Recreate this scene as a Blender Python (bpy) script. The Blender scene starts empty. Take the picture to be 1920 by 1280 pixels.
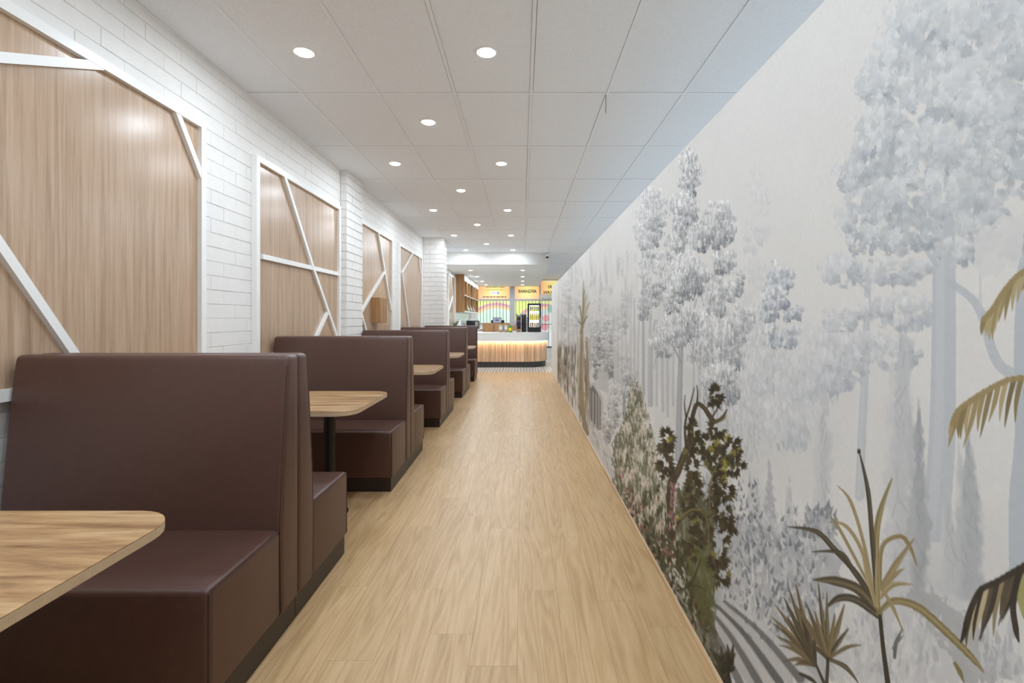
import bpy, bmesh, math, random
import numpy as np
from mathutils import Vector

random.seed(7)
RNG = np.random.default_rng(11)
SC = bpy.context.scene
COL = SC.collection

# ------------------------------------------------------------------ camera, world, exposure
EYE = 1.30            # eye height
F = 930.0             # focal length in pixels of the 1920 px wide frame
VX, VY = 979.0, 597.0 # vanishing point of the aisle
cam_d = bpy.data.cameras.new('camera')
cam_d.sensor_fit = 'HORIZONTAL'
cam_d.sensor_width = 36.0
cam_d.lens = 36.0 * F / 1920.0
cam_d.shift_x = -(VX - 960.0) / 1920.0
cam_d.shift_y = -(640.0 - VY) / 1920.0
cam_d.clip_start = 0.02
cam = bpy.data.objects.new('camera', cam_d)
cam.location = (0, 0, EYE)
cam.rotation_euler = (math.pi / 2, 0, 0)
COL.objects.link(cam)
SC.camera = cam

world = bpy.data.worlds.new('world')
world.use_nodes = True
world.node_tree.nodes['Background'].inputs[0].default_value = (0.85, 0.92, 1.0, 1)
world.node_tree.nodes['Background'].inputs[1].default_value = 1.0
SC.world = world
SC.view_settings.view_transform = 'Standard'
SC.view_settings.look = 'None'
SC.view_settings.gamma = 1.0
SC.view_settings.exposure = 0.0
SC.view_settings.use_curve_mapping = False
SC.cycles.max_bounces = 8
SC.cycles.diffuse_bounces = 7
SC.cycles.glossy_bounces = 2
SC.cycles.adaptive_threshold = 0.04
LAMP = 10.0           # power of each downlight
LAMP_COL = (0.79, 0.905, 1.02)

# ------------------------------------------------------------------ helpers
def lin(c):
    out = []
    for v in c:
        v = v / 255.0
        out.append(v / 12.92 if v <= 0.04045 else ((v + 0.055) / 1.055) ** 2.4)
    return (out[0], out[1], out[2], 1.0)

class MB:
    """collects shapes in world coordinates and links them as one mesh object"""
    def __init__(self):
        self.v = []; self.f = []; self.bev = None; self.smooth = False
    def add(self, vs, fs):
        o = len(self.v)
        self.v += [tuple(p) for p in vs]
        self.f += [tuple(i + o for i in f) for f in fs]
        return self
    def box(self, x0, x1, y0, y1, z0, z1):
        vs = [(x0,y0,z0),(x1,y0,z0),(x1,y1,z0),(x0,y1,z0),(x0,y0,z1),(x1,y0,z1),(x1,y1,z1),(x0,y1,z1)]
        return self.add(vs, [(3,2,1,0),(4,5,6,7),(0,1,5,4),(1,2,6,5),(2,3,7,6),(3,0,4,7)])
    def prism(self, pts, axis, a, b):
        """extrude a closed outline (list of 2D points) along axis from a to b"""
        n = len(pts)
        def m(p, t):
            if axis == 'x': return (t, p[0], p[1])
            if axis == 'y': return (p[0], t, p[1])
            return (p[0], p[1], t)
        area = sum(pts[i][0]*pts[(i+1)%n][1]-pts[(i+1)%n][0]*pts[i][1] for i in range(n))
        if (area < 0) != (axis == 'y'): pts = pts[::-1]
        if b < a: a, b = b, a
        vs = [m(p, a) for p in pts] + [m(p, b) for p in pts]
        fs = [tuple(range(n))[::-1], tuple(range(n, 2*n))]
        fs += [(i, (i+1) % n, n + (i+1) % n, n + i) for i in range(n)]
        return self.add(vs, fs)
    def tube(self, pts, r, seg=8, cap=True):
        P = [Vector(p) for p in pts]; n = len(P)
        R = r if isinstance(r, (list, tuple)) else [r]*n
        t0 = (P[1]-P[0]).normalized()
        up = Vector((0,0,1)) if abs(t0.z) < .9 else Vector((1,0,0))
        u = t0.cross(up).normalized()
        vs = []
        for i in range(n):
            t = (P[min(i+1,n-1)]-P[max(i-1,0)]).normalized()
            u = (u - t*u.dot(t)).normalized(); w = t.cross(u)
            for k in range(seg):
                a = 2*math.pi*k/seg
                vs.append(P[i] + (u*math.cos(a)+w*math.sin(a))*R[i])
        fs = []
        for i in range(n-1):
            for k in range(seg):
                k2 = (k+1) % seg
                fs.append((i*seg+k, i*seg+k2, (i+1)*seg+k2, (i+1)*seg+k))
        if cap:
            fs.append(tuple(range(seg))[::-1]); fs.append(tuple(range((n-1)*seg, n*seg)))
        return self.add(vs, fs)
    def lathe(self, prof, c, seg=20):
        """prof: list of (radius, z) from bottom to top about the vertical through c"""
        vs = []; n = len(prof)
        for (r, z) in prof:
            for k in range(seg):
                a = 2*math.pi*k/seg
                vs.append((c[0]+r*math.cos(a), c[1]+r*math.sin(a), c[2]+z))
        fs = []
        for i in range(n-1):
            for k in range(seg):
                k2 = (k+1) % seg
                fs.append((i*seg+k, i*seg+k2, (i+1)*seg+k2, (i+1)*seg+k))
        fs.append(tuple(range(seg))[::-1]); fs.append(tuple(range((n-1)*seg, n*seg)))
        return self.add(vs, fs)
    def bevel(self, w, seg=2):
        self.bev = (w, seg); return self
    def sm(self):
        self.smooth = True; return self
    def build(self, name, mat, parent=None, origin=None):
        me = bpy.data.meshes.new(name)
        if origin is None:
            a = np.array(self.v); mn = a.min(0); mx = a.max(0)
            origin = ((mn[0]+mx[0])/2, (mn[1]+mx[1])/2, mn[2])
        ox, oy, oz = [float(t) for t in origin]
        me.from_pydata([(p[0]-ox, p[1]-oy, p[2]-oz) for p in self.v], [], self.f)
        if self.bev:
            bm = bmesh.new(); bm.from_mesh(me)
            bmesh.ops.remove_doubles(bm, verts=bm.verts, dist=1e-5)
            es = [e for e in bm.edges if len(e.link_faces) == 2 and e.calc_face_angle(0) > 0.5]
            bmesh.ops.bevel(bm, geom=es, offset=self.bev[0], segments=self.bev[1], affect='EDGES', profile=0.5, clamp_overlap=True)
            bm.to_mesh(me); bm.free()
        if self.smooth or self.bev:
            me.polygons.foreach_set('use_smooth', [True]*len(me.polygons))
            me.set_sharp_from_angle(angle=0.7)
        me.update()
        o = bpy.data.objects.new(name, me)
        if mat is not None: me.materials.append(mat)
        COL.objects.link(o)
        pl = wloc(parent)
        o.parent = parent
        o.location = (ox-pl[0], oy-pl[1], oz-pl[2])
        return o

def wloc(o):
    x = y = z = 0.0
    while o is not None:
        x += o.location[0]; y += o.location[1]; z += o.location[2]; o = o.parent
    return (x, y, z)

def tag(o, label=None, cat=None, group=None, kind=None):
    if label: o['label'] = label
    if cat: o['category'] = cat
    if group: o['group'] = group
    if kind: o['kind'] = kind
    return o

def thing(name, loc, label, cat, group=None):
    o = bpy.data.objects.new(name, None)
    o.empty_display_size = 0.1
    o.location = loc
    COL.objects.link(o)
    return tag(o, label, cat, group)

# ------------------------------------------------------------------ materials
MATS = {}
def new_mat(name):
    m = bpy.data.materials.new(name); m.use_nodes = True
    nt = m.node_tree
    b = nt.nodes['Principled BSDF']
    return m, nt, b

def N(nt, t, **kw):
    n = nt.nodes.new(t)
    for k, v in kw.items():
        if k.startswith('i_'):
            n.inputs[k[2:].replace('_', ' ')].default_value = v
        else:
            setattr(n, k, v)
    return n

def ramp(nt, stops):
    r = nt.nodes.new('ShaderNodeValToRGB')
    e = r.color_ramp.elements
    e[0].position, e[0].color = stops[0]
    e[1].position, e[1].color = stops[-1]
    for p, c in stops[1:-1]:
        k = e.new(p); k.color = c
    return r

def pos_vec(nt, scale, rnd=0.0, rot=(0,0,0)):
    g = N(nt, 'ShaderNodeNewGeometry')
    src = g.outputs['Position']
    if rnd:
        oi = N(nt, 'ShaderNodeObjectInfo')
        mu = N(nt, 'ShaderNodeMath', operation='MULTIPLY'); mu.inputs[1].default_value = rnd
        nt.links.new(oi.outputs['Random'], mu.inputs[0])
        ad = N(nt, 'ShaderNodeVectorMath', operation='ADD')
        nt.links.new(src, ad.inputs[0]); nt.links.new(mu.outputs[0], ad.inputs[1])
        src = ad.outputs[0]
    mp = N(nt, 'ShaderNodeMapping')
    mp.inputs['Scale'].default_value = scale
    mp.inputs['Rotation'].default_value = rot
    nt.links.new(src, mp.inputs['Vector'])
    return mp.outputs[0]

def plain(name, rgb, rough=0.5, metal=0.0, spec=0.5, var=0.06, vscale=6.0, bump=0.0, bscale=200.0, emis=None, estr=0.0):
    """a painted, plastic or metal surface with a little mottling"""
    if name in MATS: return MATS[name]
    m, nt, b = new_mat(name)
    c = lin(rgb)
    no = N(nt, 'ShaderNodeTexNoise'); no.inputs['Scale'].default_value = vscale; no.inputs['Detail'].default_value = 4
    nt.links.new(pos_vec(nt, (1,1,1)), no.inputs['Vector'])
    d = tuple(max(0, k*(1-var)) for k in c[:3]) + (1,)
    l = tuple(min(1, k*(1+var)) for k in c[:3]) + (1,)
    r = ramp(nt, [(0.3, d), (0.7, l)])
    nt.links.new(no.outputs['Fac'], r.inputs[0])
    nt.links.new(r.outputs[0], b.inputs['Base Color'])
    b.inputs['Roughness'].default_value = rough
    b.inputs['Metallic'].default_value = metal
    b.inputs['Specular IOR Level'].default_value = spec
    if bump:
        n2 = N(nt, 'ShaderNodeTexNoise'); n2.inputs['Scale'].default_value = bscale; n2.inputs['Detail'].default_value = 3
        nt.links.new(pos_vec(nt, (1,1,1)), n2.inputs['Vector'])
        bp = N(nt, 'ShaderNodeBump'); bp.inputs['Strength'].default_value = bump; bp.inputs['Distance'].default_value = 0.002
        nt.links.new(n2.outputs['Fac'], bp.inputs['Height']); nt.links.new(bp.outputs[0], b.inputs['Normal'])
    if emis:
        b.inputs['Emission Color'].default_value = lin(emis); b.inputs['Emission Strength'].default_value = estr
    MATS[name] = m
    return m

def wood(name, dark, mid, light, axis='y', width=14.0, stretch=0.07, rough=0.35, rnd=13.0, tone=0.10, spec=0.4, rings=0.35, bump=0.0, soft=0.26, blotch=1.0, ringf=38.0):
    """long-grained timber; axis is the direction the grain runs"""
    if name in MATS: return MATS[name]
    m, nt, b = new_mat(name)
    sc = [1.0, 1.0, 1.0]; sc['xyz'.index(axis)] = stretch
    v = pos_vec(nt, tuple(sc), rnd)
    n1 = N(nt, 'ShaderNodeTexNoise'); n1.inputs['Scale'].default_value = width; n1.inputs['Detail'].default_value = 8
    n1.inputs['Roughness'].default_value = 0.62; n1.inputs['Distortion'].default_value = 0.6
    n2 = N(nt, 'ShaderNodeTexNoise'); n2.inputs['Scale'].default_value = width*9; n2.inputs['Detail'].default_value = 5
    n3 = N(nt, 'ShaderNodeTexNoise'); n3.inputs['Scale'].default_value = width*0.36; n3.inputs['Detail'].default_value = 2
    for n in (n1, n2, n3): nt.links.new(v, n.inputs['Vector'])
    # cathedral rings: contour lines of a slow noise
    w = N(nt, 'ShaderNodeMath', operation='MULTIPLY'); w.inputs[1].default_value = ringf
    nt.links.new(n3.outputs['Fac'], w.inputs[0])
    s = N(nt, 'ShaderNodeMath', operation='SINE'); nt.links.new(w.outputs[0], s.inputs[0])
    sa = N(nt, 'ShaderNodeMath', operation='MULTIPLY'); sa.inputs[1].default_value = 0.10*rings
    nt.links.new(s.outputs[0], sa.inputs[0])
    n1s = N(nt, 'ShaderNodeMath', operation='MULTIPLY_ADD'); n1s.inputs[1].default_value = blotch; n1s.inputs[2].default_value = 0.5*(1-blotch)
    nt.links.new(n1.outputs['Fac'], n1s.inputs[0])
    a = N(nt, 'ShaderNodeMath', operation='MULTIPLY_ADD'); a.inputs[1].default_value = 0.30
    nt.links.new(n2.outputs['Fac'], a.inputs[0]); nt.links.new(n1s.outputs[0], a.inputs[2])
    a2 = N(nt, 'ShaderNodeMath', operation='ADD'); nt.links.new(a.outputs[0], a2.inputs[0]); nt.links.new(sa.outputs[0], a2.inputs[1])
    r = ramp(nt, [(0.64-soft, lin(dark)), (0.64, lin(mid)), (0.64+soft, lin(light))])
    nt.links.new(a2.outputs[0], r.inputs[0])
    oi = N(nt, 'ShaderNodeObjectInfo')
    hs = N(nt, 'ShaderNodeHueSaturation')
    mr = N(nt, 'ShaderNodeMapRange'); mr.inputs['To Min'].default_value = 1-tone; mr.inputs['To Max'].default_value = 1+tone
    nt.links.new(oi.outputs['Random'], mr.inputs['Value'])
    nt.links.new(mr.outputs[0], hs.inputs['Value']); nt.links.new(r.outputs[0], hs.inputs['Color'])
    nt.links.new(hs.outputs[0], b.inputs['Base Color'])
    b.inputs['Roughness'].default_value = rough; b.inputs['Specular IOR Level'].default_value = spec
    if bump:
        bp = N(nt, 'ShaderNodeBump'); bp.inputs['Strength'].default_value = bump; bp.inputs['Distance'].default_value = 0.001
        nt.links.new(a2.outputs[0], bp.inputs['Height']); nt.links.new(bp.outputs[0], b.inputs['Normal'])
    MATS[name] = m
    return m

def print_mat(name, rough=0.6, emis=0.0, spec=0.3, grain=0.0):
    """flat print: colour comes from the print itself (colour attribute), with fine paper grain"""
    if name in MATS: return MATS[name]
    m, nt, b = new_mat(name)
    at = N(nt, 'ShaderNodeAttribute'); at.attribute_name = 'print'
    out = at.outputs['Color']
    if grain:
        no = N(nt, 'ShaderNodeTexNoise'); no.inputs['Scale'].default_value = 90; no.inputs['Detail'].default_value = 5
        nt.links.new(pos_vec(nt, (1,1,1)), no.inputs['Vector'])
        r = ramp(nt, [(0.3, (1-grain,)*3+(1,)), (0.7, (1,1,1,1))])
        nt.links.new(no.outputs['Fac'], r.inputs[0])
        mx = N(nt, 'ShaderNodeMix', data_type='RGBA', blend_type='MULTIPLY'); mx.inputs[0].default_value = 1.0
        nt.links.new(out, mx.inputs[6]); nt.links.new(r.outputs[0], mx.inputs[7]); out = mx.outputs[2]
    nt.links.new(out, b.inputs['Base Color'])
    b.inputs['Roughness'].default_value = rough; b.inputs['Specular IOR Level'].default_value = spec
    if emis:
        nt.links.new(out, b.inputs['Emission Color']); b.inputs['Emission Strength'].default_value = emis
    MATS[name] = m
    return m

def grid_mesh(name, U, W, to_world, rgb, mat, parent, origin):
    """a sheet with one printed colour per grid point; rgb is [len(U), len(W), 3] in display values 0..1"""
    nu, nw = len(U), len(W)
    uu, ww = np.meshgrid(U, W, indexing='ij')
    P = to_world(uu.ravel(), ww.ravel()).astype(np.float32)
    P -= np.array(origin, dtype=np.float32)
    idx = np.arange(nu*nw).reshape(nu, nw)
    q = np.stack([idx[:-1,:-1], idx[1:,:-1], idx[1:,1:], idx[:-1,1:]], -1).reshape(-1, 4)
    me = bpy.data.meshes.new(name)
    me.vertices.add(nu*nw); me.vertices.foreach_set('co', P.ravel())
    me.loops.add(q.size); me.loops.foreach_set('vertex_index', q.ravel().astype(np.int32))
    me.polygons.add(len(q)); me.polygons.foreach_set('loop_start', np.arange(0, q.size, 4, dtype=np.int32))
    me.update(calc_edges=True)
    c = np.clip(rgb, 0, 1).reshape(-1, 3)
    c = np.where(c <= 0.04045, c/12.92, ((c+0.055)/1.055)**2.4)
    at = me.color_attributes.new('print', 'FLOAT_COLOR', 'POINT')
    at.data.foreach_set('color', np.concatenate([c, np.ones((len(c),1))], 1).astype(np.float32).ravel())
    me.materials.append(mat)
    o = bpy.data.objects.new(name, me); COL.objects.link(o)
    pl = wloc(parent); o.parent = parent
    o.location = tuple(origin[i]-pl[i] for i in range(3))
    return o

M_paint   = plain('white_wall_paint', (241,240,237), 0.55, var=0.015)
M_trim    = plain('white_trim_paint', (243,242,239), 0.35, var=0.01)
M_ceil    = plain('mineral_ceiling_tile', (241,245,250), 0.9, var=0.03, vscale=70, bump=0.5, bscale=160)
M_rail    = plain('ceiling_grid_paint', (243,246,250), 0.5, var=0.01)
M_void    = plain('ceiling_void_grey', (60,58,56), 0.9)
M_plaster = plain('bulkhead_plaster', (240,239,236), 0.6, var=0.01)
M_leather = plain('brown_leatherette', (89,61,52), 0.38, spec=0.5, var=0.07, vscale=30, bump=0.25, bscale=420)
M_kick    = plain('dark_brown_laminate', (50,38,33), 0.4, var=0.08)
M_pipe    = plain('leatherette_piping', (80,55,47), 0.4)
M_floor   = wood('oak_vinyl_plank', (170,132,88), (204,168,122), (222,191,149), 'y', 20, 0.075, 0.38, 17.0, 0.04, 0.35, 0.85, 0.0, 0.40, 0.7, 85.0)
M_skirt   = wood('oak_skirting', (164,128,88), (196,162,120), (214,184,146), 'y', 30, 0.05, 0.4, 3.0, 0.03)
M_panel   = wood('walnut_laminate', (146,116,90), (186,157,130), (205,180,155), 'z', 34, 0.03, 0.24, 9.0, 0.03, 0.6, 0.4, 0.0, 0.34)
M_table   = wood('table_laminate', (128,92,60), (180,142,100), (208,174,132), 'x', 20, 0.12, 0.30, 7.0, 0.04, 0.45, 0.9, 0.0)
M_edge    = plain('pale_edge_banding', (206,182,150), 0.4, var=0.05, vscale=60)
M_cab     = wood('cabinet_oak', (130,92,58), (172,128,84), (196,154,106), 'z', 22, 0.04, 0.4, 5.0, 0.04)
M_black   = plain('black_powder_coat', (34,31,30), 0.45)
M_pole    = plain('dark_pole_metal', (44,36,33), 0.4, metal=0.3)
# ------------------------------------------------------------------ room dimensions
CEIL = 3.064
XL = -2.165            # left brick wall face
XR = 0.709             # mural face of the partition
WTOP = 2.045           # top of the partition
WEND = 11.85           # far end of the partition
YB = -3.6              # wall behind the camera
YF = 22.3              # shop front
XFAR = 3.0             # far side of the space beyond the partition
TIMBER_END = 12.03

# ---- floor
fl = MB().box(XL-0.1, XR+0.12, YB, TIMBER_END, -0.12, -0.006).build('floor', M_void)
tag(fl, 'light oak plank floor running the length of the aisle', kind='structure')
PW, PL = 0.182, 1.22
nx = int(math.ceil((XR - XL) / PW))
for i in range(nx):
    x0 = XR - (i+1)*PW; x1 = XR - i*PW
    x0 = max(x0, XL)
    y = YB - random.uniform(0.05, PL*0.95)
    while y < TIMBER_END:
        a, b = max(y, YB), min(y+PL, TIMBER_END)
        if b-a > 0.02:
            MB().box(x0+0.0004, x1-0.0004, a+0.0004, b-0.0004, -0.006, 0.0).build('plank', M_floor, fl)
        y += PL
m, nt, b = new_mat('grey_entry_tiles')
br = N(nt, 'ShaderNodeTexBrick')
br.inputs['Color1'].default_value = lin((170,169,166)); br.inputs['Color2'].default_value = lin((140,139,137))
br.inputs['Mortar'].default_value = lin((226,225,222)); br.inputs['Scale'].default_value = 1.0
br.inputs['Mortar Size'].default_value = 0.012; br.inputs['Brick Width'].default_value = 0.6; br.inputs['Row Height'].default_value = 0.075
br.offset = 0.5
nt.links.new(pos_vec(nt, (1,1,1), rot=(0,0,math.pi/2)), br.inputs['Vector'])
nt.links.new(br.outputs['Color'], b.inputs['Base Color']); b.inputs['Roughness'].default_value = 0.35
M_tile = m
tag(MB().box(XL-0.1, XFAR+0.1, TIMBER_END, YF+0.15, -0.12, -0.002).build('floor', M_tile), 'grey narrow-tiled floor around the service counter', kind='structure')
tag(MB().box(XR+0.12, XFAR+0.1, YB, TIMBER_END, -0.12, -0.002).build('floor', M_tile), 'grey floor beyond the mural partition', kind='structure')

# ---- ceiling: grid rails and lay-in tiles
ce = MB().box(XL-0.1, XFAR+0.1, YB-0.1, YF+0.15, CEIL+0.03, CEIL+0.15).build('ceiling', M_void)
tag(ce, 'suspended ceiling of off-white lay-in tiles in a grid', kind='structure')
cols = [0.071 + 0.6*k for k in range(-3, 5)]       # long rails
cols = [c for c in cols if XL+0.05 < c < XFAR-0.05]
rows = [3.888 + 1.2*k for k in range(-6, 16)]
rows = [r for r in rows if YB+0.1 < r < YF-0.1]
xs = [XL] + cols + [XFAR]; ys = [YB] + rows + [YF]
BX1, BY0 = 0.76, 13.2      # bulkhead right side and front
RW = 0.012
for c in cols:
    MB().box(c-RW, c+RW, YB, YF, CEIL-0.002, CEIL+0.02).build('grid_rail', M_rail, ce)
for r in rows:
    for i in range(len(xs)-1):
        if r > BY0+0.1 and xs[i+1] < BX1-0.1: continue
        MB().box(xs[i]+(RW if i else 0), xs[i+1]-(RW if i < len(xs)-2 else 0), r-RW, r+RW, CEIL-0.002, CEIL+0.02).build('grid_rail', M_rail, ce)
G = 0.0035
for j in range(len(ys)-1):
    for i in range(len(xs)-1):
        if ys[j] > BY0+0.1 and xs[i+1] < BX1-0.1: continue
        dz = random.uniform(0.0, 0.003)
        MB().box(xs[i]+RW+random.uniform(0.4,1)*G, xs[i+1]-RW-random.uniform(0.4,1)*G, ys[j]+RW+random.uniform(1.0,2.2)*G, ys[j+1]-RW-random.uniform(1.0,2.2)*G,
                 CEIL+dz, CEIL+0.018).build('ceiling_tile', M_ceil, ce)
# wall angle along the brick wall
MB().box(XL, XL+0.022, YB, YF, CEIL-0.003, CEIL+0.0).build('wall_angle', M_rail, ce)

# ---- left brick wall
M_brick = plain('white_painted_brick', (235,232,228), 0.5, var=0.02, vscale=9, bump=0.25, bscale=90)
wl = MB().box(XL-0.25, XL-0.004, YB, YF, 0, CEIL+0.03).build('wall_left', M_brick)
tag(wl, 'white painted brick wall behind the booths', kind='structure')
PAN = [(1.30, 3.332), (3.964, 5.806), (6.30, 8.156), (8.607, 10.55), (14.35, 15.85)]   # laminate panels (near, far)
PZ0, PZ1 = 0.958, 2.615
CH, BL = 0.1, 0.30
cand = []
for k in range(int(CEIL/CH)+1):
    z0, z1 = k*CH+0.0035, min((k+1)*CH-0.0035, CEIL)
    if z1-z0 < 0.02: continue
    y = YB + (0.15 if k % 2 else 0.0)
    while y < 10.9:
        a, b = y+0.0009, y+BL-0.0009
        segs = [(a, b)]
        for (p0, p1) in PAN:                       # cut away what a panel covers
            if z1 > PZ0 and z0 < PZ1-0.03:
                nsg = []
                for (s, e) in segs:
                    if e <= p0+0.03 or s >= p1-0.03: nsg.append((s, e)); continue
                    if s < p0+0.03: nsg.append((s, p0+0.03))
                    if e > p1-0.03: nsg.append((p1-0.03, e))
                segs = nsg
        for (s, e) in segs:
            if e-s > 0.02: cand.append((s, e, z0, z1))
        y += BL
vis = [c for c in cand if c[1] > 1.7 and c[3] > 1.05 and not (5.9 < (c[0]+c[1])/2 < 6.49)]
vis.sort(key=lambda c: c[0])
near = set(vis[:300])
rest = MB()
for c in cand:
    t = random.uniform(-0.0012, 0.0012)
    if c in near:
        MB().box(XL-0.008, XL+t, c[0], c[1], c[2], c[3]).build('brick', M_brick, wl)
    else:
        rest.box(XL-0.008, XL+t, c[0], c[1], c[2], c[3])
tag(rest.build('brick_courses', M_brick, wl), kind='stuff')

def pier(x1, y0, y1, label):
    w = MB().box(XL-0.02, x1-0.010, y0+0.010, y1-0.010, 0, CEIL+0.01).build('wall_pier', M_brick)
    tag(w, label, kind='structure')
    more = MB()
    for k in range(int(CEIL/CH)+1):
        z0, z1 = k*CH+0.007, min((k+1)*CH-0.007, CEIL)
        if z1-z0 < 0.02: continue
        # bricks of the face towards the camera, from the corner to the wall
        e = x1; first = (0.30 if k % 2 else 0.19)
        while e > XL+0.012:
            s = max(e-first, XL+0.002); first = 0.30
            t = random.uniform(-0.0015, 0.0015)
            (MB().box(s+0.006, e, y0+t, y0+0.03, z0, z1).build('brick', M_brick, w) if z1 > 1.1 else more.box(s+0.006, e, y0+t, y0+0.03, z0, z1))
            e = s
        # bricks of the face towards the aisle
        s = y0+0.031; first = (0.16 if k % 2 else 0.27)
        while s < y1-0.012:
            e2 = min(s+first, y1); first = 0.30
            if e2-s > 0.02:
                t = random.uniform(-0.0015, 0.0015)
                (MB().box(x1-0.03, x1+t, s, e2-0.006, z0, z1).build('brick', M_brick, w) if z1 > 1.1 else more.box(x1-0.03, x1+t, s, e2-0.006, z0, z1))
            s = e2
    tag(more.build('brick_courses', M_brick, w), kind='stuff')
pier(-2.087, 5.90, 6.49, 'slim white brick pier standing proud between laminate panels')
pier(-1.71, 10.83, 11.30, 'wide white brick pier behind the last booth')

# ---- other walls
tag(MB().box(XL-0.25, XFAR+0.25, YB-0.2, YB, 0, CEIL+0.03).build('wall_back', M_paint), 'plain white wall behind the viewer', kind='structure')
tag(MB().box(XFAR, XFAR+0.2, YB, YF, 0, CEIL+0.03).build('wall_side', M_paint), 'plain white wall beyond the mural partition', kind='structure')
wr = MB().box(XR+0.002, XR+0.11, YB, WEND, 0, WTOP).build('wall_right', M_paint)
tag(wr, 'chest-high-plus partition carrying the forest mural', kind='structure')
wr['label'] = 'free-standing partition covered with a grey forest mural'
tag(MB().prism([(XR+0.002,0),(XR-0.013,0),(XR-0.013,0.008),(XR-0.008,0.015),(XR+0.002,0.019)], 'y', YB, WEND).build('baseboard_right', M_skirt),
    'slim oak bead along the foot of the mural', kind='structure')

# ---- bulkhead over the counter
def arc_plan(x1, y0, y1, x0, r, n=12, inset=0.0):
    """plan outline: straight front at y0, rounded right corner of radius r, side at x1 back to y1"""
    pts = [(x0, y0+inset)]
    cx, cy = x1-r, y0+r
    for i in range(n+1):
        a = -math.pi/2 + (math.pi/2)*i/n
        pts.append((cx+(r-inset)*math.cos(a), cy+(r-inset)*math.sin(a)))
    pts += [(x1-inset, y1), (x0, y1)]
    return pts
BZ = 2.74
bk = MB().prism(arc_plan(BX1, BY0, YF, XL, 0.75, 14), 'z', BZ, CEIL+0.018)
bk.smooth = True
tag(bk.build('ceiling_bulkhead', M_plaster), 'smooth white dropped bulkhead with rounded corner over the counter', kind='structure')

# ------------------------------------------------------------------ wall panels with battens
def panel_point(x, y, X=-2.11):
    d = -X*F/(VX-x)
    return d, EYE + (VY-y)*d/F
def wall_panel(p0, p1, battens, label, frames='tblr', z0=PZ0, z1=PZ1):
    t = thing('wall_panel', (XL, (p0+p1)/2, z0), label, 'wall panel', 'laminate wall panels along the brick wall')
    MB().box(XL+0.001, XL+0.016, p0+0.03, p1-0.03, z0+0.03, z1-0.03).build('board', M_panel, t)
    fw, X0, X1 = 0.050, XL+0.001, XL+0.045
    if 't' in frames: MB().box(X0, X1, p0+fw, p1-fw, z1-fw, z1).build('frame_rail', M_trim, t)
    if 'b' in frames: MB().box(X0, X1, p0+fw, p1-fw, z0, z0+fw).build('frame_rail', M_trim, t)
    if 'l' in frames: MB().box(X0, X1, p0, p0+fw, z0, z1).build('frame_stile', M_trim, t)
    if 'r' in frames: MB().box(X0, X1, p1-fw, p1, z0, z1).build('frame_stile', M_trim, t)
    for bi, (a, b) in enumerate(battens):
        (y0, za), (y1, zb) = a, b
        L = math.hypot(y1-y0, zb-za); ny, nz = -(zb-za)/L*0.021, (y1-y0)/L*0.021
        ey, ez = (y1-y0)/L*0.012, (zb-za)/L*0.012; y0 -= ey; za -= ez; y1 += ey; zb += ez
        MB().prism([(y0+ny, za+nz), (y1+ny, zb+nz), (y1-ny, zb-nz), (y0-ny, za-nz)], 'x', XL+0.014, XL+0.0435-0.0007*bi).build('batten', M_trim, t)
    return t
pp = panel_point
wall_panel(*PAN[0], [((1.352, 2.07), (2.50, 2.575)), ((1.36, 2.52), (2.45, 1.005)), ((3.06, 2.575), (3.29, 2.25))],
           'nearest and largest wood laminate panel with white angled battens')
wall_panel(*PAN[1], [(pp(536, 325), pp(590, 500)), (pp(590, 500), pp(634, 628)), (pp(634, 628), (5.75, 1.0)), (pp(498, 481), pp(640, 514)), (pp(617, 588), (5.02, 1.0))],
           'wood laminate panel with a white cross of battens beside the slim pier')
wall_panel(*PAN[2], [(pp(712, 436), pp(724, 509)), (pp(724, 509), pp(736, 580)), (pp(724, 509), pp(680, 586)), (pp(680, 586), (6.9, 1.0))],
           'wood laminate panel with a box mounted on it, past the slim pier')
wall_panel(*PAN[3], [(pp(776, 474), pp(756, 511)), (pp(756, 511), (9.45, 1.0)), (pp(788, 480), pp(791, 513))],
           'wood laminate panel nearest the wide brick pier')
wall_panel(*PAN[4], [((14.75, 2.58), (15.28, 1.98)), ((15.28, 1.98), (14.4, 1.5)), ((15.28, 1.98), (15.7, 1.0))],
           'small far laminate panel beside the hanging shelf cabinet')
# timber box on the third panel
t = thing('wall_box', (XL, 7.2, 1.23), 'small oak box cover mounted on the laminate panel', 'wall box')
cvb = MB().box(XL+0.017, -2.015, 7.05, 7.36, 1.235, 1.60).bevel(0.002, 1).build('cover', M_cab, t)
MB().box(XL+0.017, -2.010, 7.362, 7.372, 1.235, 1.60).build('back_flange', M_panel, cvb)

# ------------------------------------------------------------------ downlights
M_lens = plain('led_lens', (255,250,242), 0.4, emis=(255,249,240), estr=14.0, var=0.0); M_lens.cycles.emission_sampling = 'NONE'
ORD = ['nearest','second nearest','third','fourth','fifth','sixth','seventh']
def downlight(x, y, z, label, r=0.054, power=1.0):
    t = thing('downlight', (x, y, z), label, 'downlight', 'recessed LED downlights')
    MB().lathe([(r+0.004, 0.0), (r+0.012, -0.004), (r+0.017, -0.003), (r+0.018, 0.002)], (x, y, z), 24).sm().build('trim_ring', M_trim, t)
    MB().lathe([(r, 0.001), (r*0.98, -0.006), (r*0.85, -0.010), (r*0.5, -0.012), (0.004, -0.0125)][::-1], (x, y, z), 24).sm().build('lens', M_lens, t)
    ld = bpy.data.lights.new('lamp', 'AREA'); ld.shape = 'DISK'; ld.size = 2*r; ld.energy = LAMP*power; ld.color = LAMP_COL; ld.spread = math.pi
    lo = bpy.data.objects.new('lamp', ld); COL.objects.link(lo); lo.parent = t; lo.location = (0, 0, -0.016)
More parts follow.
